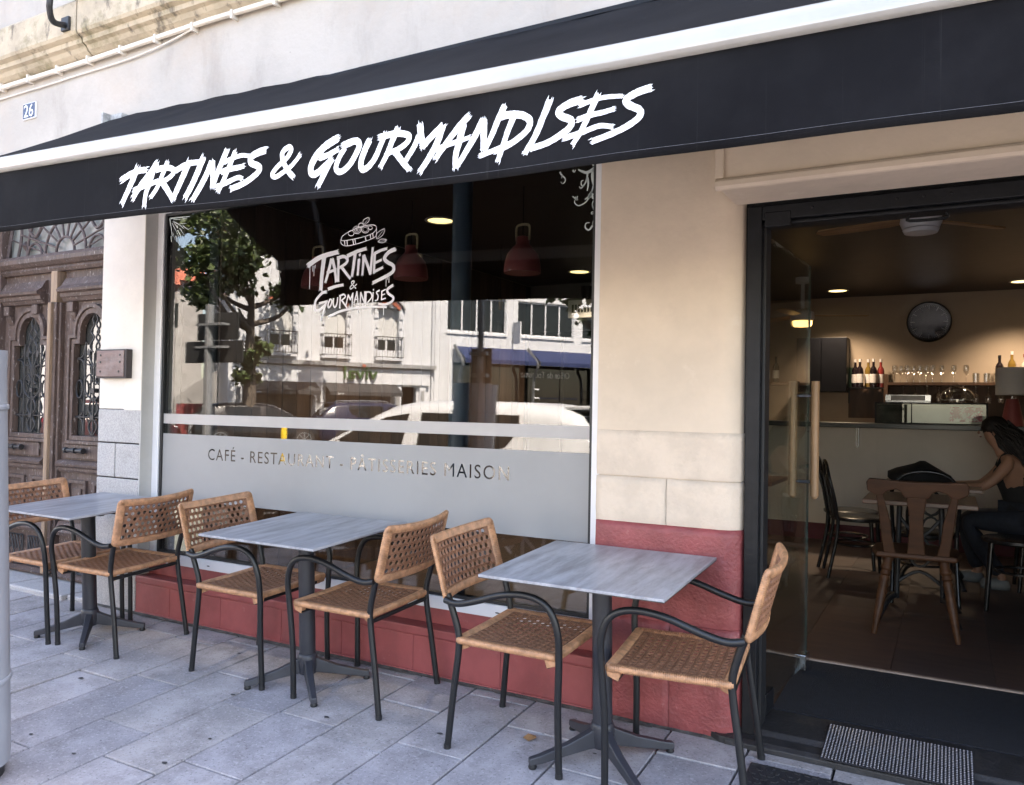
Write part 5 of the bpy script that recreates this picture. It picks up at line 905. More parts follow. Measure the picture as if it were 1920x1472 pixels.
obj('seat', MB().prism([(-.20, -.20), (.20, -.20), (.225, -.05), (.215, .14), (.14, .21), (-.14, .21), (-.215, .14), (-.225, -.05)], .425, .455, 'z'), M_CHW, wc, bevel=.010)
for (sx, sy) in ((-1, -1), (1, -1), (-1, 1), (1, 1)):
    a = Vector((sx * .135, sy * .14, .43)); b = Vector((sx * .205, sy * .215, 0)); pr = [(.0, .024), (.12, .024), (.14, .030), (.17, .030), (.19, .022), (.24, .028), (.26, .021), (.30, .027), (.33, .021), (.38, .027), (.41, .021), (.46, .026), (.75, .021), (.99, .014), (1, .013)]
    obj('leg', MB().tube([a.lerp(b, t) for t, r in pr], [r for t, r in pr], 12), M_CHW, wc, smooth=50)
M_BENT = mat('black lacquer bentwood', (.012, .012, .013), .25, .1, 5)
def bentwood(x, y, rz, label):
    t = empty('bentwood_chair', label, 'chair', (x, y, ZF), rz, group='black bentwood chairs at the inner tables')
    hoop = cat([(-.19, -.17, .45), (-.20, -.20, .62), (-.20, -.235, .76), (-.13, -.25, .86), (0, -.255, .89), (.13, -.25, .86), (.20, -.235, .76), (.20, -.20, .62), (.19, -.17, .45)], 5); obj('back_hoop', MB().tube(hoop, .0125, 8), M_BENT, t, smooth=50)
    inn = cat([(-.10, -.18, .45), (-.105, -.21, .62), (-.07, -.235, .74), (0, -.24, .775), (.07, -.235, .74), (.105, -.21, .62), (.10, -.18, .45)], 5); obj('inner_hoop', MB().tube(inn, .010, 8), M_BENT, t, smooth=50)
    obj('seat', MB().lathe([(0, .435), (.20, .435), (.212, .445), (.212, .462), (.195, .468), (0, .463)], 28), M_BENT, t, smooth=50)
    for sx in (-1, 1):
        obj('leg', MB().tube(cat([(sx * .19, -.17, .46), (sx * .19, -.18, .3), (sx * .20, -.24, .0)], 4), .014, 8), M_BENT, t, smooth=50); obj('leg', MB().tube(cat([(sx * .14, .15, .44), (sx * .165, .18, .0)], 3), [.017, .016, .015, .013], 8), M_BENT, t, smooth=50)
    obj('leg_ring', MB().tube([(.155 * cos(k * pi / 12), .155 * sin(k * pi / 12) - .02, .25) for k in range(24)], .009, 6, close=True), M_BENT, t, smooth=50)
bentwood(-.16, 2.95, pi * .03, 'black bentwood chair whose hoop back rises behind the near wooden chair')
bentwood(-.62, 3.55, radians(-78), 'black bentwood chair left of the far inner table, nearest the door'); bentwood(-.72, 3.95, radians(-85), 'black bentwood chair left of the far inner table, nearest the bar')
bentwood(.62, 3.72, radians(92), 'black bentwood chair the woman is sitting on'); bentwood(.40, 2.95, radians(88), 'black bentwood chair at the right picture edge')
M_TTOP = mat('brown table top', (.22, .125, .085), .35, 0, 3, stretch=(1, 6, 6), col2=(.15, .085, .06), fac=(.35, .65))
def ptable(x, y, wx, wy, label):
    t = empty('pedestal_table', label, 'table', (x, y, ZF), group='inner tables with iron pedestals'); obj('table_top', MB().box(-wx / 2, wx / 2, -wy / 2, wy / 2, .715, .745), M_TTOP, t, bevel=.006)
    b = MB()
    for s in (-.13, .13):
        b.tube([(s, 0, .10), (s * .9, 0, .71)], .016, 8); b.tube(cat([(s, 0, .12), (s * 1.3, -.08, .10), (s * 1.6, -.20, .03), (s * 1.7, -.24, .0)], 4), .017, 8); b.tube(cat([(s, 0, .12), (s * 1.3, .08, .10), (s * 1.6, .20, .03), (s * 1.7, .24, .0)], 4), .017, 8)
    b.tube(cat([(-.13, 0, .2), (0, 0, .28), (.13, 0, .2)], 4), .011, 6); b.tube(cat([(-.12, 0, .62), (0, 0, .5), (.12, 0, .62)], 4), .011, 6); obj('iron_pedestal', b, M_DKIRON, t, smooth=50); obj('iron_panel', MB().tube([(.06 * cos(k * pi / 8), 0, .4 + .09 * sin(k * pi / 8)) for k in range(16)], .008, 6, close=True), M_DKIRON, t)
ptable(-.16, 2.40, .62, .62, 'brown pedestal table in front of the near wooden chair'); ptable(-.12, 3.60, .66, .70, 'brown pedestal table where the woman leans, backpack on it')
ptable(-1.50, 3.2, .7, .7, 'brown pedestal table behind the glass door leaf')
bpk = tag(obj('backpack', MB().lathe([(.0, 0), (.17, .0), (.20, .03), (.19, .08), (.13, .125), (.05, .15), (0, .155)], 14, sx=1.15, sy=.75), mat('black backpack cloth', (.008, .008, .009), .8, .3, 20, .6, 30), smooth='all'), 'black backpack lying on the far inner table', 'backpack'); bpk.location = (-.20, 3.62, ZF + .746)
for v in bpk.data.vertices: v.co += Vector((.02 * sin(v.co.z * 60 + v.co.x * 23), .015 * sin(v.co.x * 31), .018 * sin(v.co.x * 19 + 1) if v.co.z > .02 else 0))

# ---- the seated woman: one skinned body; top, jeans, hair, shoe as children
def skin(name, pts, edges, mat_, parent, sub=2, root=0):
    me = bpy.data.meshes.new(name); me.from_pydata([p[0] for p in pts], edges, []); me.materials.append(mat_); o = link(bpy.data.objects.new(name, me), parent)
    m = o.modifiers.new('skin', 'SKIN'); m.use_smooth_shade = True
    for i, p in enumerate(pts):
        r = p[1] if isinstance(p[1], tuple) else (p[1], p[1]); sv_ = me.skin_vertices[0].data[i]; sv_.radius = r; sv_.use_root = (i == root)
    s = o.modifiers.new('sub', 'SUBSURF'); s.levels = sub; s.render_levels = sub; return o
M_SKIN = mat('warm skin', (.36, .19, .125), .55, .08, 6); M_TOP = mat('black cotton', (.010, .010, .011), .85, .2, 20); M_JEAN = mat('blue denim', (.016, .020, .030), .85, .25, 40); M_HAIR = mat('dark brown hair', (.012, .008, .007), .65, .5, 30, .5, 90, stretch=(1, 1, .15))
pw = empty('person', 'seated woman with long dark curly hair, black tank top and jeans leaning on the table', 'person', (.47, 3.72, ZF)); pw.scale = (.95, .95, .97)
# local frame: she faces -x; hips at origin height .5
B = [((.04, 0, .52), (.13, .15)), ((.02, 0, .64), (.10, .13)), ((-.02, 0, .78), (.10, .13)), ((-.075, 0, .93), (.10, .15)), ((-.115, 0, 1.015), (.055, .07)), ((-.15, 0, 1.07), (.042, .042)), ((-.185, 0, 1.125), (.065, .06)), ((-.205, 0, 1.19), (.085, .072)), ((-.20, 0, 1.245), (.06, .055)),
     ((-.085, .16, .965), (.05, .05)), ((-.19, .20, .83), (.040, .040)), ((-.27, .19, .765), (.034, .034)), ((-.40, .10, .765), (.027, .027)), ((-.475, .05, .762), (.028, .018)),
     ((-.085, -.16, .965), (.05, .05)), ((-.19, -.20, .83), (.040, .040)), ((-.27, -.19, .765), (.034, .034)), ((-.40, -.10, .765), (.027, .027)), ((-.475, -.05, .762), (.028, .018)),
     ((-.02, .10, .50), (.09, .085)), ((-.20, .11, .51), (.078, .075)), ((-.38, .12, .50), (.058, .058)), ((-.34, .12, .28), (.05, .05)), ((-.28, .12, .08), (.034, .034)), ((-.38, .12, .03), (.035, .025)),
     ((-.02, -.10, .50), (.09, .085)), ((-.20, -.11, .51), (.078, .075)), ((-.38, -.12, .50), (.058, .058)), ((-.26, -.12, .28), (.05, .05)), ((-.12, -.12, .08), (.034, .034)), ((-.20, -.12, .03), (.035, .025))]
EG = [(0, 1), (1, 2), (2, 3), (3, 4), (4, 5), (5, 6), (6, 7), (7, 8), (3, 9), (9, 10), (10, 11), (11, 12), (12, 13), (3, 14), (14, 15), (15, 16), (16, 17), (17, 18), (0, 19), (19, 20), (20, 21), (21, 22), (22, 23), (23, 24), (0, 25), (25, 26), (26, 27), (27, 28), (28, 29), (29, 30)]
for s in (1, -1):   # fingers: five short chains per hand
    hb = 13 if s > 0 else 18; hx, hy, hz = B[hb][0]
    for k in range(4):
        i0 = len(B); oy = (k - 1.5) * .016; ln = (.055, .065, .062, .048)[k]
        B += [((hx - .03, hy + oy, hz), (.009, .009)), ((hx - .03 - ln * .55, hy + oy, hz + .006), (.0085, .0085)), ((hx - .03 - ln, hy + oy - .004 * s, hz - .006), (.007, .007))]; EG += [(hb, i0), (i0, i0 + 1), (i0 + 1, i0 + 2)]
    i0 = len(B); B += [((hx + .01, hy - .035 * s, hz), (.010, .010)), ((hx - .03, hy - .048 * s, hz), (.008, .008))]; EG += [(hb, i0), (i0, i0 + 1)]
skin('body', B, EG, M_SKIN, pw)
skin('tank_top', [((.045, 0, .53), (.145, .165)), ((.02, 0, .64), (.115, .145)), ((-.02, 0, .78), (.115, .145)), ((-.07, 0, .90), (.112, .155)), ((-.085, 0, .955), (.085, .12))], [(0, 1), (1, 2), (2, 3), (3, 4)], M_TOP, pw)
for s in (1, -1): obj('strap', MB().tube(cat([(-.165, .085 * s, .92), (-.115, .095 * s, 1.02), (-.02, .085 * s, .95)], 4), .014, 8), M_TOP, pw, smooth=50)
J = [((.05, 0, .50), (.145, .16))]; JE = []
for s in (1, -1):
    i0 = len(J); xx = (-.34, -.285) if s > 0 else (-.26, -.14); J += [((-.03, .10 * s, .50), (.105, .10)), ((-.20, .11 * s, .51), (.09, .088)), ((-.38, .12 * s, .50), (.072, .072)), ((xx[0], .12 * s, .28), (.066, .066)), ((xx[1], .12 * s, .10), (.058, .058))]; JE += [(0, i0), (i0, i0 + 1), (i0 + 1, i0 + 2), (i0 + 2, i0 + 3), (i0 + 3, i0 + 4)]
skin('jeans', J, JE, M_JEAN, pw)
obj('belt', MB().lathe([(.155, .545), (.158, .555), (.158, .575), (.152, .585)], 24, (.045, 0, 0), sx=1.0, sy=1.08), mat('white belt', (.6, .58, .55), .5), pw, smooth=50)
for s in (1, -1): obj('shoe', MB().lathe([(0, .0), (.045, .0), (.048, .03), (.042, .07), (.0, .085)], 14, ((-.345 if s > 0 else -.18), .12 * s, 0), sx=2.2), mat('grey shoe %d' % s, (.16, .16, .155), .6), pw, smooth='all')
hr = MB(); hrn = random.Random(9)
for k in range(420):
    a = hrn.uniform(-pi, pi); q = Vector((-.195 + .085 * cos(a) * hrn.uniform(.2, 1), .075 * sin(a) * hrn.uniform(.4, 1), 1.25 + hrn.uniform(-.03, .03)))
    if cos(a) < -.55 and abs(sin(a)) < .6: continue
    spread = sin(a); e = Vector((.05 + .10 * hrn.random(), .15 * spread, hrn.uniform(.62, .95))); pts = []
    for t in range(7):
        f = t / 6; b = q.lerp(e, f); bulge = sin(pi * min(1, f * 1.2)) * .06; wv = .016 * sin(t * 2.6 + k * 1.7)
        pts.append(b + Vector((bulge * (1 if cos(a) > -.2 else -.2) + wv, bulge * .5 * spread + .010 * cos(t * 2 + k), .02 * sin(pi * f))))
    hr.tube(cat(pts, 2), [.0085 * (1 - .6 * i / 12) for i in range(13)], 4)
obj('hair', hr, M_HAIR, pw, smooth='all'); obj('hair_cap', MB().lathe([(.0, -.09), (.075, -.05), (.098, .0), (.088, .05), (.05, .085), (0, .096)], 20, (-.182, 0, 1.215), sx=1.0, sy=.92), M_HAIR, pw, smooth='all')
fc_ = MB().lathe([(0, -.012), (.012, 0), (0, .02)], 8, (-.292, 0, 1.175)); obj('nose', fc_, M_SKIN, pw, smooth='all')
for s in (1, -1): obj('eye', MB().lathe([(0, -.008), (.009, 0), (0, .008)], 8, (-.277, .03 * s, 1.195)), M_HAIR, pw, smooth='all'); obj('ear', MB().lathe([(0, -.028), (.010, -.01), (.013, .012), (0, .028)], 8, (-.19, .074 * s, 1.18)), M_SKIN, pw, smooth='all')
obj('mouth', MB().tube([(-.277, -.018, 1.145), (-.283, 0, 1.145), (-.277, .018, 1.145)], .005, 6), mat('lips', (.28, .08, .07), .5), pw)

# ================================================================== the street opposite (seen mirrored in the window)
# ---- cars
M_TYRE = mat('tyre rubber', (.02, .02, .02), .8); M_RIM = mat('alloy rim', (.5, .5, .52), .3, metal=.9); M_CARGL = glassmat('car glass', .035, dark=(.010, .013, .014))
def car(name, label, paint, L=3.97, W=1.74, H=1.46, loc=(0, 0, 0), rz=0, roofrails=False, group='parked cars along the street'):
    t = empty(name, label, 'car', loc, rz, group); hw = W / 2; k = H / 1.46
    st = [(-.5, .32, .78, .78), (-.475, .22, .92, .93), (-.38, .18, .97, .985), (-.2, .17, .955, 1), (0, .17, .935, 1), (.2, .17, .905, 1), (.32, .18, .87, .985), (.42, .22, .78, .93), (.475, .26, .68, .83), (.5, .34, .58, .68)]
    mb = MB(); n = 10
    for (x, z0, zb, w_) in st:
        w_ *= hw; z0 *= k; zb *= k; m = z0 + .45 * (zb - z0)
        ring = [(-w_ * .9, z0), (-w_ * .99, z0 + .08), (-w_, m), (-w_ * .975, zb - .07), (-w_ * .90, zb), (w_ * .90, zb), (w_ * .975, zb - .07), (w_, m), (w_ * .99, z0 + .08), (w_ * .9, z0)]
        mb.v += [(x * L, y, z) for y, z in ring]
    for i in range(len(st) - 1):
        for j in range(n): mb.f.append((i * n + j, i * n + (j + 1) % n, (i + 1) * n + (j + 1) % n, (i + 1) * n + j)); mb.mi.append(0)
    mb.f += [tuple(range(n)), tuple((len(st) - 1) * n + j for j in range(n))]; mb.mi += [0, 0]
    body = obj('body', mb, paint, t, smooth=50)
    cs = [(-.478, .935, .93), (-.44, 1.16, .92), (-.405, 1.335, .92), (-.36, 1.405, .925), (-.24, 1.452, .93), (-.1, 1.46, .93), (.03, 1.445, .925), (.10, 1.395, .92), (.20, 1.215, .91), (.30, 1.0, .90), (.375, .84, .88)]
    belt = lambda x: interp([s[0] for s in st], [s[2] for s in st], x) * k - .015
    top = lambda x: max(interp([c[0] for c in cs], [c[1] for c in cs], x) * k, belt(x) + .01)
    def sec(x):
        b = belt(x); tz = top(x); f = (tz - b) / (1.46 * k - .93 * k); bw = hw * .90; tw = hw * (.90 - .20 * f); return b, tz, bw, tw
    mb = MB(); xs_ = [c[0] for c in cs]; n = 8
    for x in xs_:
        b, tz, bw, tw = sec(x); d = min(.07, (tz - b) * .4)
        ring = [(-bw, b), (-(bw * .25 + tw * .75), b + (tz - b) * .72), (-tw, tz - d), (-tw * .80, tz - d * .12), (tw * .80, tz - d * .12), (tw, tz - d), ((bw * .25 + tw * .75), b + (tz - b) * .72), (bw, b)]; mb.v += [(x * L, y, z) for y, z in ring]
    for i in range(len(xs_) - 1):
        for j in range(n - 1): mb.f.append((i * n + j, i * n + j + 1, (i + 1) * n + j + 1, (i + 1) * n + j)); mb.mi.append(0)
    obj('cabin', mb, paint, t, smooth=40)
    def side(poly, s):
        out = []
        for (x, f) in poly:
            b, tz, bw, tw = sec(x); d = min(.07, (tz - b) * .4); w72 = bw * .25 + tw * .75
            if f <= .72: y = bw + (w72 - bw) * f / .72; z = b + (tz - b) * f
            else: g = (f - .72) / .28; y = w72 + (tw - w72) * g; z = b + (tz - b) * .72 + ((tz - d) - (b + (tz - b) * .72)) * g
            out.append((x * L, s * (y + .006), z))
        return out
    wins = [[(.275, .06), (.04, .06), (.035, .80), (.10, .80), (.19, .76), (.255, .55)], [(-.005, .06), (-.20, .06), (-.245, .20), (-.27, .50), (-.265, .80), (.0, .82)], [(-.30, .30), (-.345, .5), (-.345, .72), (-.30, .74)]]
    for s in (1, -1):
        for p in wins[:2]: obj('side_window', MB().add(side(p, s), [tuple(range(len(p)))]), M_CARGL, t, fixn=False)
    for (x0, x1, f) in ((.35, .115, .74), (-.465, -.395, .78)):
        b0, t0, bw0, tw0 = sec(x0); b1, t1, bw1, tw1 = sec(x1); e = .012; sx = .012 if x0 > 0 else -.012
        obj('windscreen' if x0 > 0 else 'rear_window', MB().add([(x0 * L + sx, -tw0 * f, t0 + e), (x0 * L + sx, tw0 * f, t0 + e), (x1 * L + sx, tw1 * f, t1 + e), (x1 * L + sx, -tw1 * f, t1 + e)], [(0, 1, 2, 3)]), M_CARGL, t, fixn=False)
    obj('spoiler', MB().box(-.425 * L, -.36 * L, -hw * .60, hw * .60, 1.385 * k, 1.42 * k), paint, t, bevel=.012)
    for x in (.335, -.305):
        for s in (1, -1):
            M = Matrix.Translation((x * L, s * (hw - .10), .30)) @ Matrix.Rotation(pi / 2 * s, 4, 'X'); wh = obj('wheel', MB().lathe([(.0, -.10), (.30, -.10), (.31, -.06), (.31, .06), (.29, .10), (.22, .10)], 24, M=M).lathe([(.345, -.09), (.345, .088)], 24, M=M), M_TYRE, t, smooth=40)
            rim = MB().lathe([(.0, -.112), (.05, -.112), (.05, -.09)], 16, M=M)
            for q in range(8): rim.box(-.016, .016, .03, .225, -.108, -.095, M=M @ Matrix.Rotation(q * pi / 4, 4, 'Z'))
            rim.tube([M @ Vector((.222 * cos(a * pi / 12), .222 * sin(a * pi / 12), -.10)) for a in range(24)], .016, 6, close=True); obj('rim', rim, M_RIM, wh, smooth=40)
    for s in (1, -1):
        obj('mirror', MB().lathe([(0, -.06), (.07, -.04), (.08, .02), (0, .06)], 10, (.20 * L, s * (hw + .06), .98 * k), sx=.7), paint, t, smooth='all'); obj('tail_lamp', MB().box(-.488 * L, -.445 * L, s * hw * .62, s * hw * .90, .78 * k, .92 * k), mat('tail lamp', (.25, .01, .02), .2) if 'tail lamp' not in MATS else MATS['tail lamp'], t, bevel=.01); obj('headlamp', MB().box(.43 * L, .478 * L, s * hw * .52, s * hw * .80, .60 * k, .70 * k), M_RIM, t, bevel=.01)
    sm = MATS.get('door seam') or mat('door seam', (.03, .03, .03), .6)
    for s in (1, -1):
        for x in (.015, -.225, .20):
            zb = belt(x); obj('door_seam', MB().quad((x * L, s * (hw * .978 + .004), zb - .075), (x * L + .009, s * (hw * .978 + .004), zb - .075), (x * L + .009, s * (hw + .004), .30 * k), (x * L, s * (hw + .004), .30 * k)), sm, t, fixn=False)
        for x in (-.06, .14): obj('door_handle', MB().box(x * L - .10, x * L + .10, s * hw * .985, s * (hw * .985 + .03), .76 * k, .79 * k), paint, t, bevel=.01)
        obj('sill_trim', MB().box(-.22 * L, .25 * L, s * (hw - .01), s * (hw + .012), .20 * k, .27 * k), sm, t)
    if roofrails:
        for s in (1, -1): obj('roof_rail', MB().tube(cat([(-.30 * L, s * hw * .66, 1.43 * k), (-.26 * L, s * hw * .66, 1.48 * k), (.0, s * hw * .66, 1.49 * k), (.04 * L, s * hw * .66, 1.44 * k)], 4), .018, 6), M_RIM, t)
    return t
P_WHITE = mat('white car paint', (.62, .63, .64), .22, .02, 2); P_BLACK = mat('black car paint', (.012, .012, .014), .2, .02, 2); P_BLUE = mat('dark blue car paint', (.010, .015, .040), .22, .02, 2); P_RED = mat('dark red car paint', (.06, .012, .012), .25, .02)
car('parked_car', 'white hatchback parked close by, mirrored large in the shop window', P_WHITE, 4.35, 1.74, 1.545, (-4.78, -3.92, -.15), pi)
# ---- local frame of the facades opposite
OA = radians(-56); OB = Matrix.Translation((-21.257, -21.354, 0)) @ Matrix.Rotation(OA, 4, 'Z')
def opp(name, label, cat_, group=None): o = empty(name, label, cat_, group=group); o.matrix_world = OB; return o
def wloc(x, y, z=0): return OB @ Vector((x, y, z))
for (nm, lb, p, x, y, kw) in [('parked_car', 'black hatchback parked opposite, beside the tree trunk', P_BLACK, -4.3, 5.0, {}), ('parked_car', 'dark blue estate car with roof rails parked before the grocery', P_BLUE, -.3, 5.0, {'L': 4.4, 'H': 1.55, 'roofrails': True}), ('parked_car', 'dark red car parked at the far left of the reflection', P_RED, -8.6, 5.0, {})]:
    q = wloc(x, y); car(nm, lb, p, loc=(q.x, q.y, -.12), rz=OA + (0 if x < 0 else 0), **kw)
M_OPW = mat('white sunlit render', (.62, .63, .645), .85, .05, 1.2, .1, 20); M_OPG = mat('grey trim', (.30, .30, .30), .8, .1, 4); M_OPD = mat('dark shop interior', (.035, .032, .030), .4, .3, 2); M_BRK = mat('orange brick accent', (.42, .12, .07), .8, .15, 10); M_SHUT = mat('white roller shutter', (.68, .68, .66), .6, .03)
gb = opp('grocery_building', 'white two storey grocery across the street with green lettering', 'building')
def front(mb, x0, x1, z0, z1, holes, y0=-.35, y1=0):
    xs2 = sorted({x0, x1, *[h[0] for h in holes], *[h[1] for h in holes]}); 
    for a, b in zip(xs2[:-1], xs2[1:]):
        cuts = sorted([(h[2], h[3]) for h in holes if h[0] <= a + 1e-6 and h[1] >= b - 1e-6]); z = z0
        for (c, d) in cuts:
            if c > z: mb.box(a, b, y0, y1, z, c)
            z = d
        if z < z1: mb.box(a, b, y0, y1, z, z1)
    return mb
W3 = [-2.63, -.51, 1.69]
obj('wall', front(MB(), -4.56, 3.72, -.4, 8.2, [(c - .44, c + .44, 3.25, 5.36) for c in W3] + [(-3.95, -1.35, -.3, 2.1), (-.85, 1.95, -.3, 2.1), (2.25, 2.95, -.3, 2.1)]).box(-4.56, 3.72, -8, -7.8, -.4, 8.2).box(-4.56, -4.4, -7.8, -.35, -.4, 8.2).box(3.56, 3.72, -7.8, -.35, -.4, 8.2).box(-4.7, 3.86, -8, .25, 8.2, 8.4), M_OPW, gb)
obj('shop_back', MB().box(-4.3, 3.5, -1.2, -1.1, -.3, 2.2), M_OPD, gb)
obj('cornice', MB().box(-4.4, 3.74, .0, .30, 2.86, 3.02), M_OPG, gb); obj('fascia_board', MB().box(-4.4, 3.5, .0, .16, 2.18, 2.80), M_OPW, gb)
for i, c in enumerate(W3):
    wn = obj('window', MB().box(c - .44, c + .44, -.30, -.28, 3.25, 5.36), M_OPW, gb); sh_ = MB()
    for j in range(28): sh_.box(c - .43, c + .43, -.27, -.255, 4.05 + j * .046, 4.05 + j * .046 + .040)
    so = obj('roller_shutter', sh_, M_SHUT, wn); obj('pane', MB().box(c - .38, c - .04, -.275, -.27, 3.62, 4.02).box(c + .04, c + .38, -.275, -.27, 3.62, 4.02), M_CARGL, wn)
    rl_ = MB().tube([(c - .58, .28, 4.12), (c + .58, .28, 4.12)], .018, 6).tube([(c - .58, .28, 3.30), (c + .58, .28, 3.30)], .015, 6)
    for j in range(11): rl_.tube([(c - .58 + .116 * j, .28, 3.30), (c - .58 + .116 * j, .28, 4.12)], .010, 5)
    for s in (-.58, .58): rl_.tube([(c + s, .0, 4.12), (c + s, .28, 4.12)], .015, 5); rl_.tube([(c + s, .0, 3.30), (c + s, .28, 3.30)], .015, 5)
    obj('railing', rl_, M_DKIRON, gb); obj('sill', MB().box(c - .6, c + .6, 0, .26, 3.16, 3.25), M_OPW, gb)
    for s in (-1, 1):
        for j in range(5): obj('quoin', MB().box(c + s * .46 if s > 0 else c - .62 + (j % 2) * .06, c + .62 - (j % 2) * .06 if s > 0 else c - .46, 0, .05, 3.3 + j * .40, 3.3 + j * .40 + .24), M_OPW, gb)
    for (a0, a1) in ((150, 105), (75, 30)):
        poly = [(c + .58 * cos(radians(a0 + (a1 - a0) * q / 5)), 5.02 + .62 * sin(radians(a0 + (a1 - a0) * q / 5))) for q in range(6)] + [(c + .48 * cos(radians(a1 + (a0 - a1) * q / 5)), 5.02 + .48 * sin(radians(a1 + (a0 - a1) * q / 5))) for q in range(6)]; obj('brick_arch', MB().prism(poly, .002, .06, 'y'), M_BRK, gb)
    obj('keystone', MB().box(c - .10, c + .10, .002, .09, 5.42, 5.72), M_OPG, gb); obj('hood_mould', MB().tube([(c + .72 * cos(radians(a)), .06, 5.05 + .70 * sin(radians(a))) for a in range(20, 161, 14)], .05, 6), M_OPG, gb)
M_GRN = mat('green sign letters', (.035, .10, .022), .5); vs, fs = text_mesh('vival', .74, 'CENTER', 1.0, .07); g = MB(); g.add([(.46 - v.x * 1.12, .24 + v.z, 2.36 + v.y) for v in vs], fs); obj('sign_letters', g, M_GRN, gb)
obj('sign_dot', MB().lathe([(0, -.02), (.07, -.02), (.07, .02), (0, .02)], 14, M=Matrix.Translation((.60, .32, 2.90)) @ Matrix.Rotation(pi / 2, 4, 'X')), M_BRK, gb)
M_GAWN = mat('grey shop awning', (.035, .035, .036), .8, .05)
for (a, b) in ((-4.05, -1.28), (-.95, 2.02)):
    aw = obj('shop_awning', MB().add([(a, .05, 2.20), (b, .05, 2.20), (b - .0, 1.0, 1.83), (a, 1.0, 1.83), (b, 1.0, 1.68), (a, 1.0, 1.68)], [(0, 1, 2, 3), (3, 2, 4, 5)]), M_GAWN, gb, solid=.01)
    vs, fs = text_mesh('vival', .14, 'CENTER', 1, .0); g = MB(); g.add([(a + .45 - v.x, 1.012, 1.71 + v.y) for v in vs], fs); obj('awning_text', g, M_SHUT, aw, fixn=False)
for x in (-4.2, -1.15, 2.12, 3.2): obj('pilaster', MB().box(x - .14, x + .14, 0, .10, -.3, 2.17), M_OPW, gb); obj('pilaster_inset', MB().box(x - .08, x + .08, .101, .11, .6, 1.95), M_OPG, gb)
obj('downpipe', MB().tube([(3.62, .08, -.3), (3.62, .08, 8.2)], .05, 8), M_OPW, gb)
# ---- tourist office building
ob = opp('tourist_office', 'white tourist office building with blue awnings and strip windows', 'building')
wins_ = [(4.3, 7.1), (7.7, 10.6), (11.1, 14.0)]
obj('wall', front(MB(), 3.74, 16, -.4, 8.4, [(a, b, 4.55, 6.1) for a, b in wins_] + [(4.6, 15, -.3, 3.25)]).box(3.74, 16, -8, -7.8, -.4, 8.4).box(15.85, 16, -7.8, -.35, -.4, 8.4).box(3.74, 16.2, -8, .2, 8.4, 8.6), M_OPW, ob); obj('back', MB().box(3.8, 15.8, -1.1, -1.0, -.3, 8.3), M_OPD, ob)
for (a, b) in wins_:
    wn = obj('window', MB().box(a, b, -.12, -.10, 4.55, 4.63).box(a, b, -.12, -.10, 6.02, 6.1), M_OPW, ob)
    for j in range(4): obj('pane', MB().box(a + (b - a) * j / 4 + .04, a + (b - a) * (j + 1) / 4 - .04, -.12, -.11, 4.64, 6.0), M_CARGL, wn)
    for j in range(5): obj('mullion', MB().box(a + (b - a) * j / 4 - .035, a + (b - a) * j / 4 + .035, -.13, -.07, 4.64, 6.01), M_OPW, wn)
    obj('sill', MB().box(a - .05, b + .05, 0, .06, 4.45, 4.54), M_OPW, ob)
M_BLUE = mat('blue awning canvas', (.010, .020, .075), .7, .05)
for (a, b) in ((4.7, 8.1), (8.3, 11.6), (11.8, 15)): obj('blue_awning', MB().add([(a, .05, 3.92), (b, .05, 3.92), (b, 1.1, 3.35), (a, 1.1, 3.35), (b, 1.1, 3.18), (a, 1.1, 3.18)], [(0, 1, 2, 3), (3, 2, 4, 5)]), M_BLUE, ob, solid=.01)
for x in (4.62, 8.2, 11.7): obj('curved_rib', MB().tube(cat([(x, .6, -.3), (x, .62, 2.2), (x, .75, 2.8), (x, 1.0, 3.2), (x, .4, 3.7), (x, .1, 3.95)], 4), .075, 6), mat('grey rib %.0f' % x, (.10, .10, .10), .4), ob); [obj('rib_rung', MB().box(x + .05, x + .30, .55, .62, .6 + .38 * j, .67 + .38 * j), M_OPW, ob) for j in range(5)]
M_SHOPGL = glassmat('shop window', .06, dark=(.018, .018, .020)); [obj('shop_pane', MB().box(a, b, -.2, -.18, .0, 3.2), M_SHOPGL, ob) for (a, b) in ((4.7, 6.3), (6.35, 7.9), (8.35, 10.0), (10.05, 11.5), (11.9, 14.8))]
vs, fs = text_mesh('Office de Tourisme', .50, 'CENTER', 1.0, .01); g = MB(); us_ = [v.x for v in vs]; kk = 2.55 / (max(us_) - min(us_)); g.add([(9.25 - v.x * kk, -.15 + v.z, 2.70 + v.y * .85) for v in vs], fs); obj('office_lettering', g, M_SHUT, ob)
for z in (1.75, 1.45): obj('shop_stripe', MB().box(8.5, 11.0, -.175, -.165, z, z + .05), M_BLUE, ob)
pj = opp('projecting_sign', 'small white projecting sign on the tourist office wall', 'sign'); obj('sign_panel', MB().box(7.40, 7.46, .1, .8, 4.15, 5.1), M_OPW, pj); obj('sign_arm', MB().box(7.41, 7.45, 0, .1, 4.6, 4.65), M_OPG, pj)
fh = opp('corner_house', 'pale yellow three storey house closing the street beyond the tourist office', 'building'); fw_ = [(a, b, z, z + 1.7) for z in (3.6, 6.4) for a, b in ((17.3, 18.3), (19.6, 20.6), (21.9, 22.9), (24.2, 25.2), (26.5, 27.5))]
obj('wall', front(MB(), 16.02, 29, -.4, 9.2, fw_ + [(17, 20.6, -.3, 2.6), (22, 27.5, -.3, 2.6)]).box(16.02, 29, -8, -7.8, -.4, 9.2).box(28.8, 29, -7.8, -.35, -.4, 9.2).box(15.9, 29.2, -8, .3, 9.2, 9.5), mat('pale yellow render', (.52, .46, .35), .85, .08, 1.5), fh); obj('shop_back', MB().box(16.2, 28.7, -1.0, -.9, -.3, 9), M_OPD, fh)
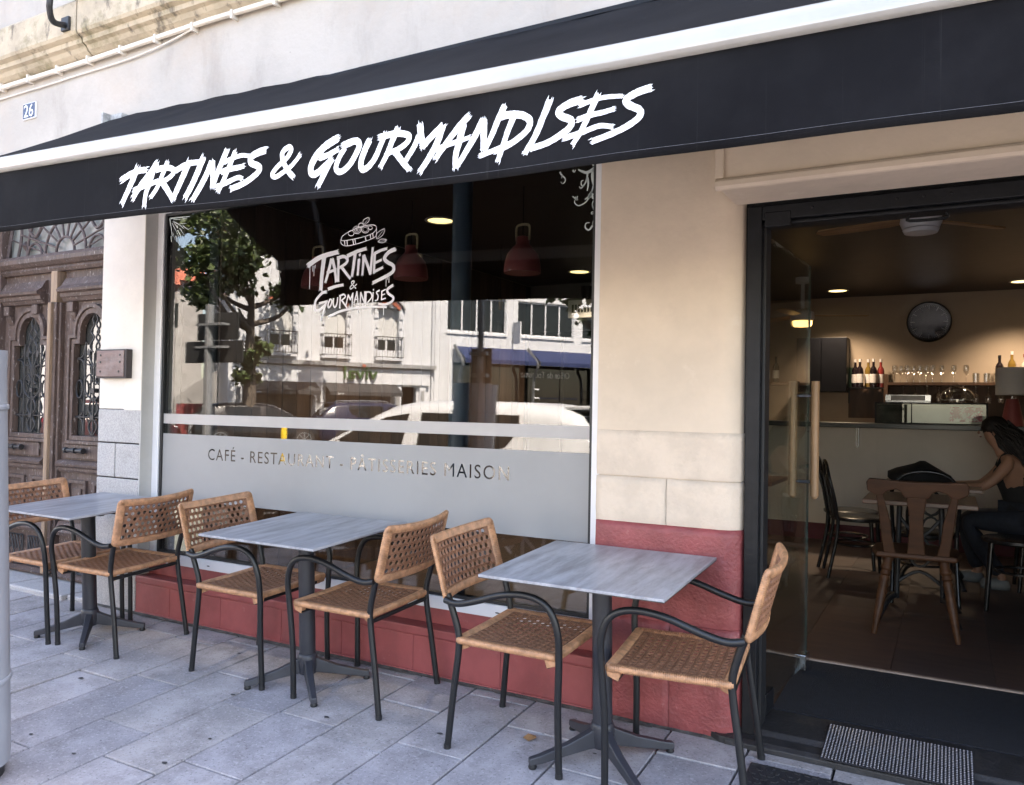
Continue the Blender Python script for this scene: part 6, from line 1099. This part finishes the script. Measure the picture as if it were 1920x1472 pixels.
for (a, b, z0, z1) in fw_: wn = obj('window', MB().box(a, b, -.14, -.12, z0, z0 + .06).box(a, b, -.14, -.12, z1 - .06, z1).box((a + b) / 2 - .03, (a + b) / 2 + .03, -.14, -.12, z0 + .06, z1 - .06), M_OPW, fh); obj('pane', MB().box(a, b, -.18, -.17, z0, z1), M_CARGL, wn)
# ---- low wall, red gate, side houses at the left
gw = opp('grey_garden_wall', 'grey stepped garden wall left of the grocery', 'wall'); obj('wall', MB().prism([(-6.2, -.4), (-4.62, -.4), (-4.62, 2.6), (-5.0, 2.4), (-6.2, 1.5)], -3.0, -2.7, 'y'), mat('grey render', (.30, .29, .28), .9, .1, 2), gw)
rg_ = opp('red_gate', 'dark red boarded gate left of the grocery', 'gate'); [obj('board', MB().box(-6.25 + .2 * j, -6.06 + .2 * j, -1.2, -1.15, -.3, 1.25), mat('red gate paint %d' % j, (.20 + .01 * (j % 3), .028, .03), .6), rg_) for j in range(7)]
hb_ = opp('side_house', 'tall grey white house behind the garden wall', 'building'); obj('wall', MB().box(-7.6, -4.9, -9, -6, -.4, 6.6), mat('pale grey render', (.42, .41, .40), .9, .1, 2), hb_); obj('roof', MB().prism([(-9.3, 6.6), (-5.7, 6.6), (-7.5, 7.6)], -7.8, -4.8, 'x'), M_BRK, hb_); obj('window', MB().box(-6.4, -5.9, -6.0, -5.96, 4.6, 5.6), M_CARGL, hb_)
nb = opp('narrow_white_house', 'narrow white house at the far left of the reflection', 'building'); obj('wall', MB().box(-12.5, -6.45, -7, -.2, -.4, 5.6), M_OPW, nb); obj('roof', MB().prism([(-7.3, 5.6), (.1, 5.6), (-3.6, 7.2)], -12.7, -6.3, 'x'), M_BRK, nb); obj('downpipe', MB().tube([(-6.55, -.08, -.3), (-6.55, -.08, 5.6)], .07, 8), M_OPW, nb)
op = struct(obj('opposite_pavement', MB().box(-16, 32, -9, 3.2, -.4, -.03), mat('pale opposite paving', (.28, .27, .26), .9, .15, 2), bevel=0)); op.matrix_world = OB
# ---- street furniture near the kerb
sp_ = empty('direction_sign', 'backs of two stacked direction boards on a grey post', 'sign', (-8.32, -3.56, -.15)); M_SBK = mat('dark sign back', (.03, .03, .03), .6, .1); M_POST = mat('grey post', (.22, .225, .23), .5, .1)
obj('post', MB().lathe([(.055, 0), (.055, 2.72), (0, 2.73)], 12), M_POST, sp_, smooth=40); obj('board', MB().box(-.30, .46, -.075, -.057, 2.27, 2.62), M_SBK, sp_, bevel=.03); obj('board', MB().box(-.52, .55, -.075, -.057, 1.98, 2.26), M_SBK, sp_, bevel=.03)
for z in (2.45, 2.16): obj('clamp', MB().box(-.2, .3, -.056, .056, z, z + .03), M_POST, sp_)
np_ = empty('sign_post', 'thin grey street sign post mirrored above the litter bin', 'sign post', (-3.40, -2.14, gz(-2.14))); obj('post', MB().lathe([(.026, 0), (.026, 3.4), (0, 3.41)], 12), M_POST, np_, smooth=40); obj('sign_back', MB().box(-.11, .09, -.040, -.028, 1.63, 1.92), M_SBK, np_, bevel=.01)
for z in (1.68, 1.86): obj('channel', MB().box(-.09, .07, -.027, .03, z, z + .03), M_POST, np_)
yp = tag(obj('marker_post', MB().lathe([(.045, -.15), (.045, 1.0), (.03, 1.03), (0, 1.03)], 12, (-8.95, -5.54, 0)), mat('yellow marker paint', (.75, .50, .02), .5), smooth=40), 'yellow marker post by the parking bay', 'bollard')
# ---- trees
M_BARK = mat('plane tree bark', (.11, .085, .065), .9, .3, 8, .5, 40); M_LEAVES = []
for i, c in enumerate([(.048, .075, .016), (.034, .058, .014), (.070, .098, .022)]):
    m = mat('leaf %d' % i, c, .5, .2, 5); b = m.node_tree.nodes['Principled BSDF']
    try: b.inputs['Subsurface Weight'].default_value = 0
    except Exception: pass
    M_LEAVES.append(m)
def tree(label, x, y, h, crown, seed, n=2600, low=True):
    r = random.Random(seed); t = empty('plane_tree', label, 'tree', (x, y, -.15), group='street trees')
    tk_ = MB().tube(cat([(0, 0, 0), (.03, .02, h * .35), (-.02, 0, h * .7), (.05, .05, h)], 5), [.26 - .012 * i for i in range(16)], 12); br_ = []
    for k in range(11):
        a = r.uniform(0, 2 * pi); z = h * r.uniform(.72, .98); L = r.uniform(.8, 1.9) * crown / 2.6; e = Vector((L * cos(a), L * sin(a), z + L * r.uniform(.3, .9))); m_ = Vector((L * .5 * cos(a), L * .5 * sin(a), z + L * .2)); tk_.tube(cat([(0, 0, z), m_, e], 4), [.10 - .009 * i for i in range(9)], 7); br_.append(e)
    obj('trunk', tk_, M_BARK, t, smooth=50)
    lf = MB(); cl = [(Vector((max(-1, min(1, r.gauss(0, .5))), max(-1, min(1, r.gauss(0, .5))), r.gauss(0, .30))) * crown + Vector((0, 0, h + crown * .62)), r.uniform(.35, .75)) for _ in range(40)] + [(e, .45) for e in br_ if e.z > h * .95]
    if low: cl += [(Vector((r.uniform(-.5, .5), r.uniform(-.5, .5), h * r.uniform(.42, .74))), .20) for _ in range(7)]
    for k in range(n):
        c, rad = cl[min(len(cl) - 1, int(r.random() ** 1.0 * len(cl)))]; d = Vector((r.gauss(0, 1), r.gauss(0, 1), r.gauss(0, .8))); p = c + d * rad * .55; s = r.uniform(.07, .15)
        u = Vector((r.gauss(0, 1), r.gauss(0, 1), r.gauss(0, .5))).normalized(); v_ = u.orthogonal().normalized(); v_ = (v_ * cos(k) + u.cross(v_) * sin(k)).normalized(); w_ = u.cross(v_) * .35
        lf.add([p - u * s, p + v_ * s * .9 - u * s * .2 + w_ * s, p + v_ * s * .4 + u * s * .5, p + u * s * 1.15, p - v_ * s * .4 + u * s * .5, p - v_ * s * .9 - u * s * .2 + w_ * s], [(0, 1, 2, 3, 4, 5)], r.randrange(3))
    co = obj('crown', lf, M_LEAVES, t, fixn=False)
tree('leafy plane tree before the garden wall at the left of the reflection', -19.35, -14.5, 5.1, 3.1, 21, 6500); tree('leafy plane tree at the right end of the reflection', -8.0, -16.3, 4.6, 2.6, 8, 3200, False)
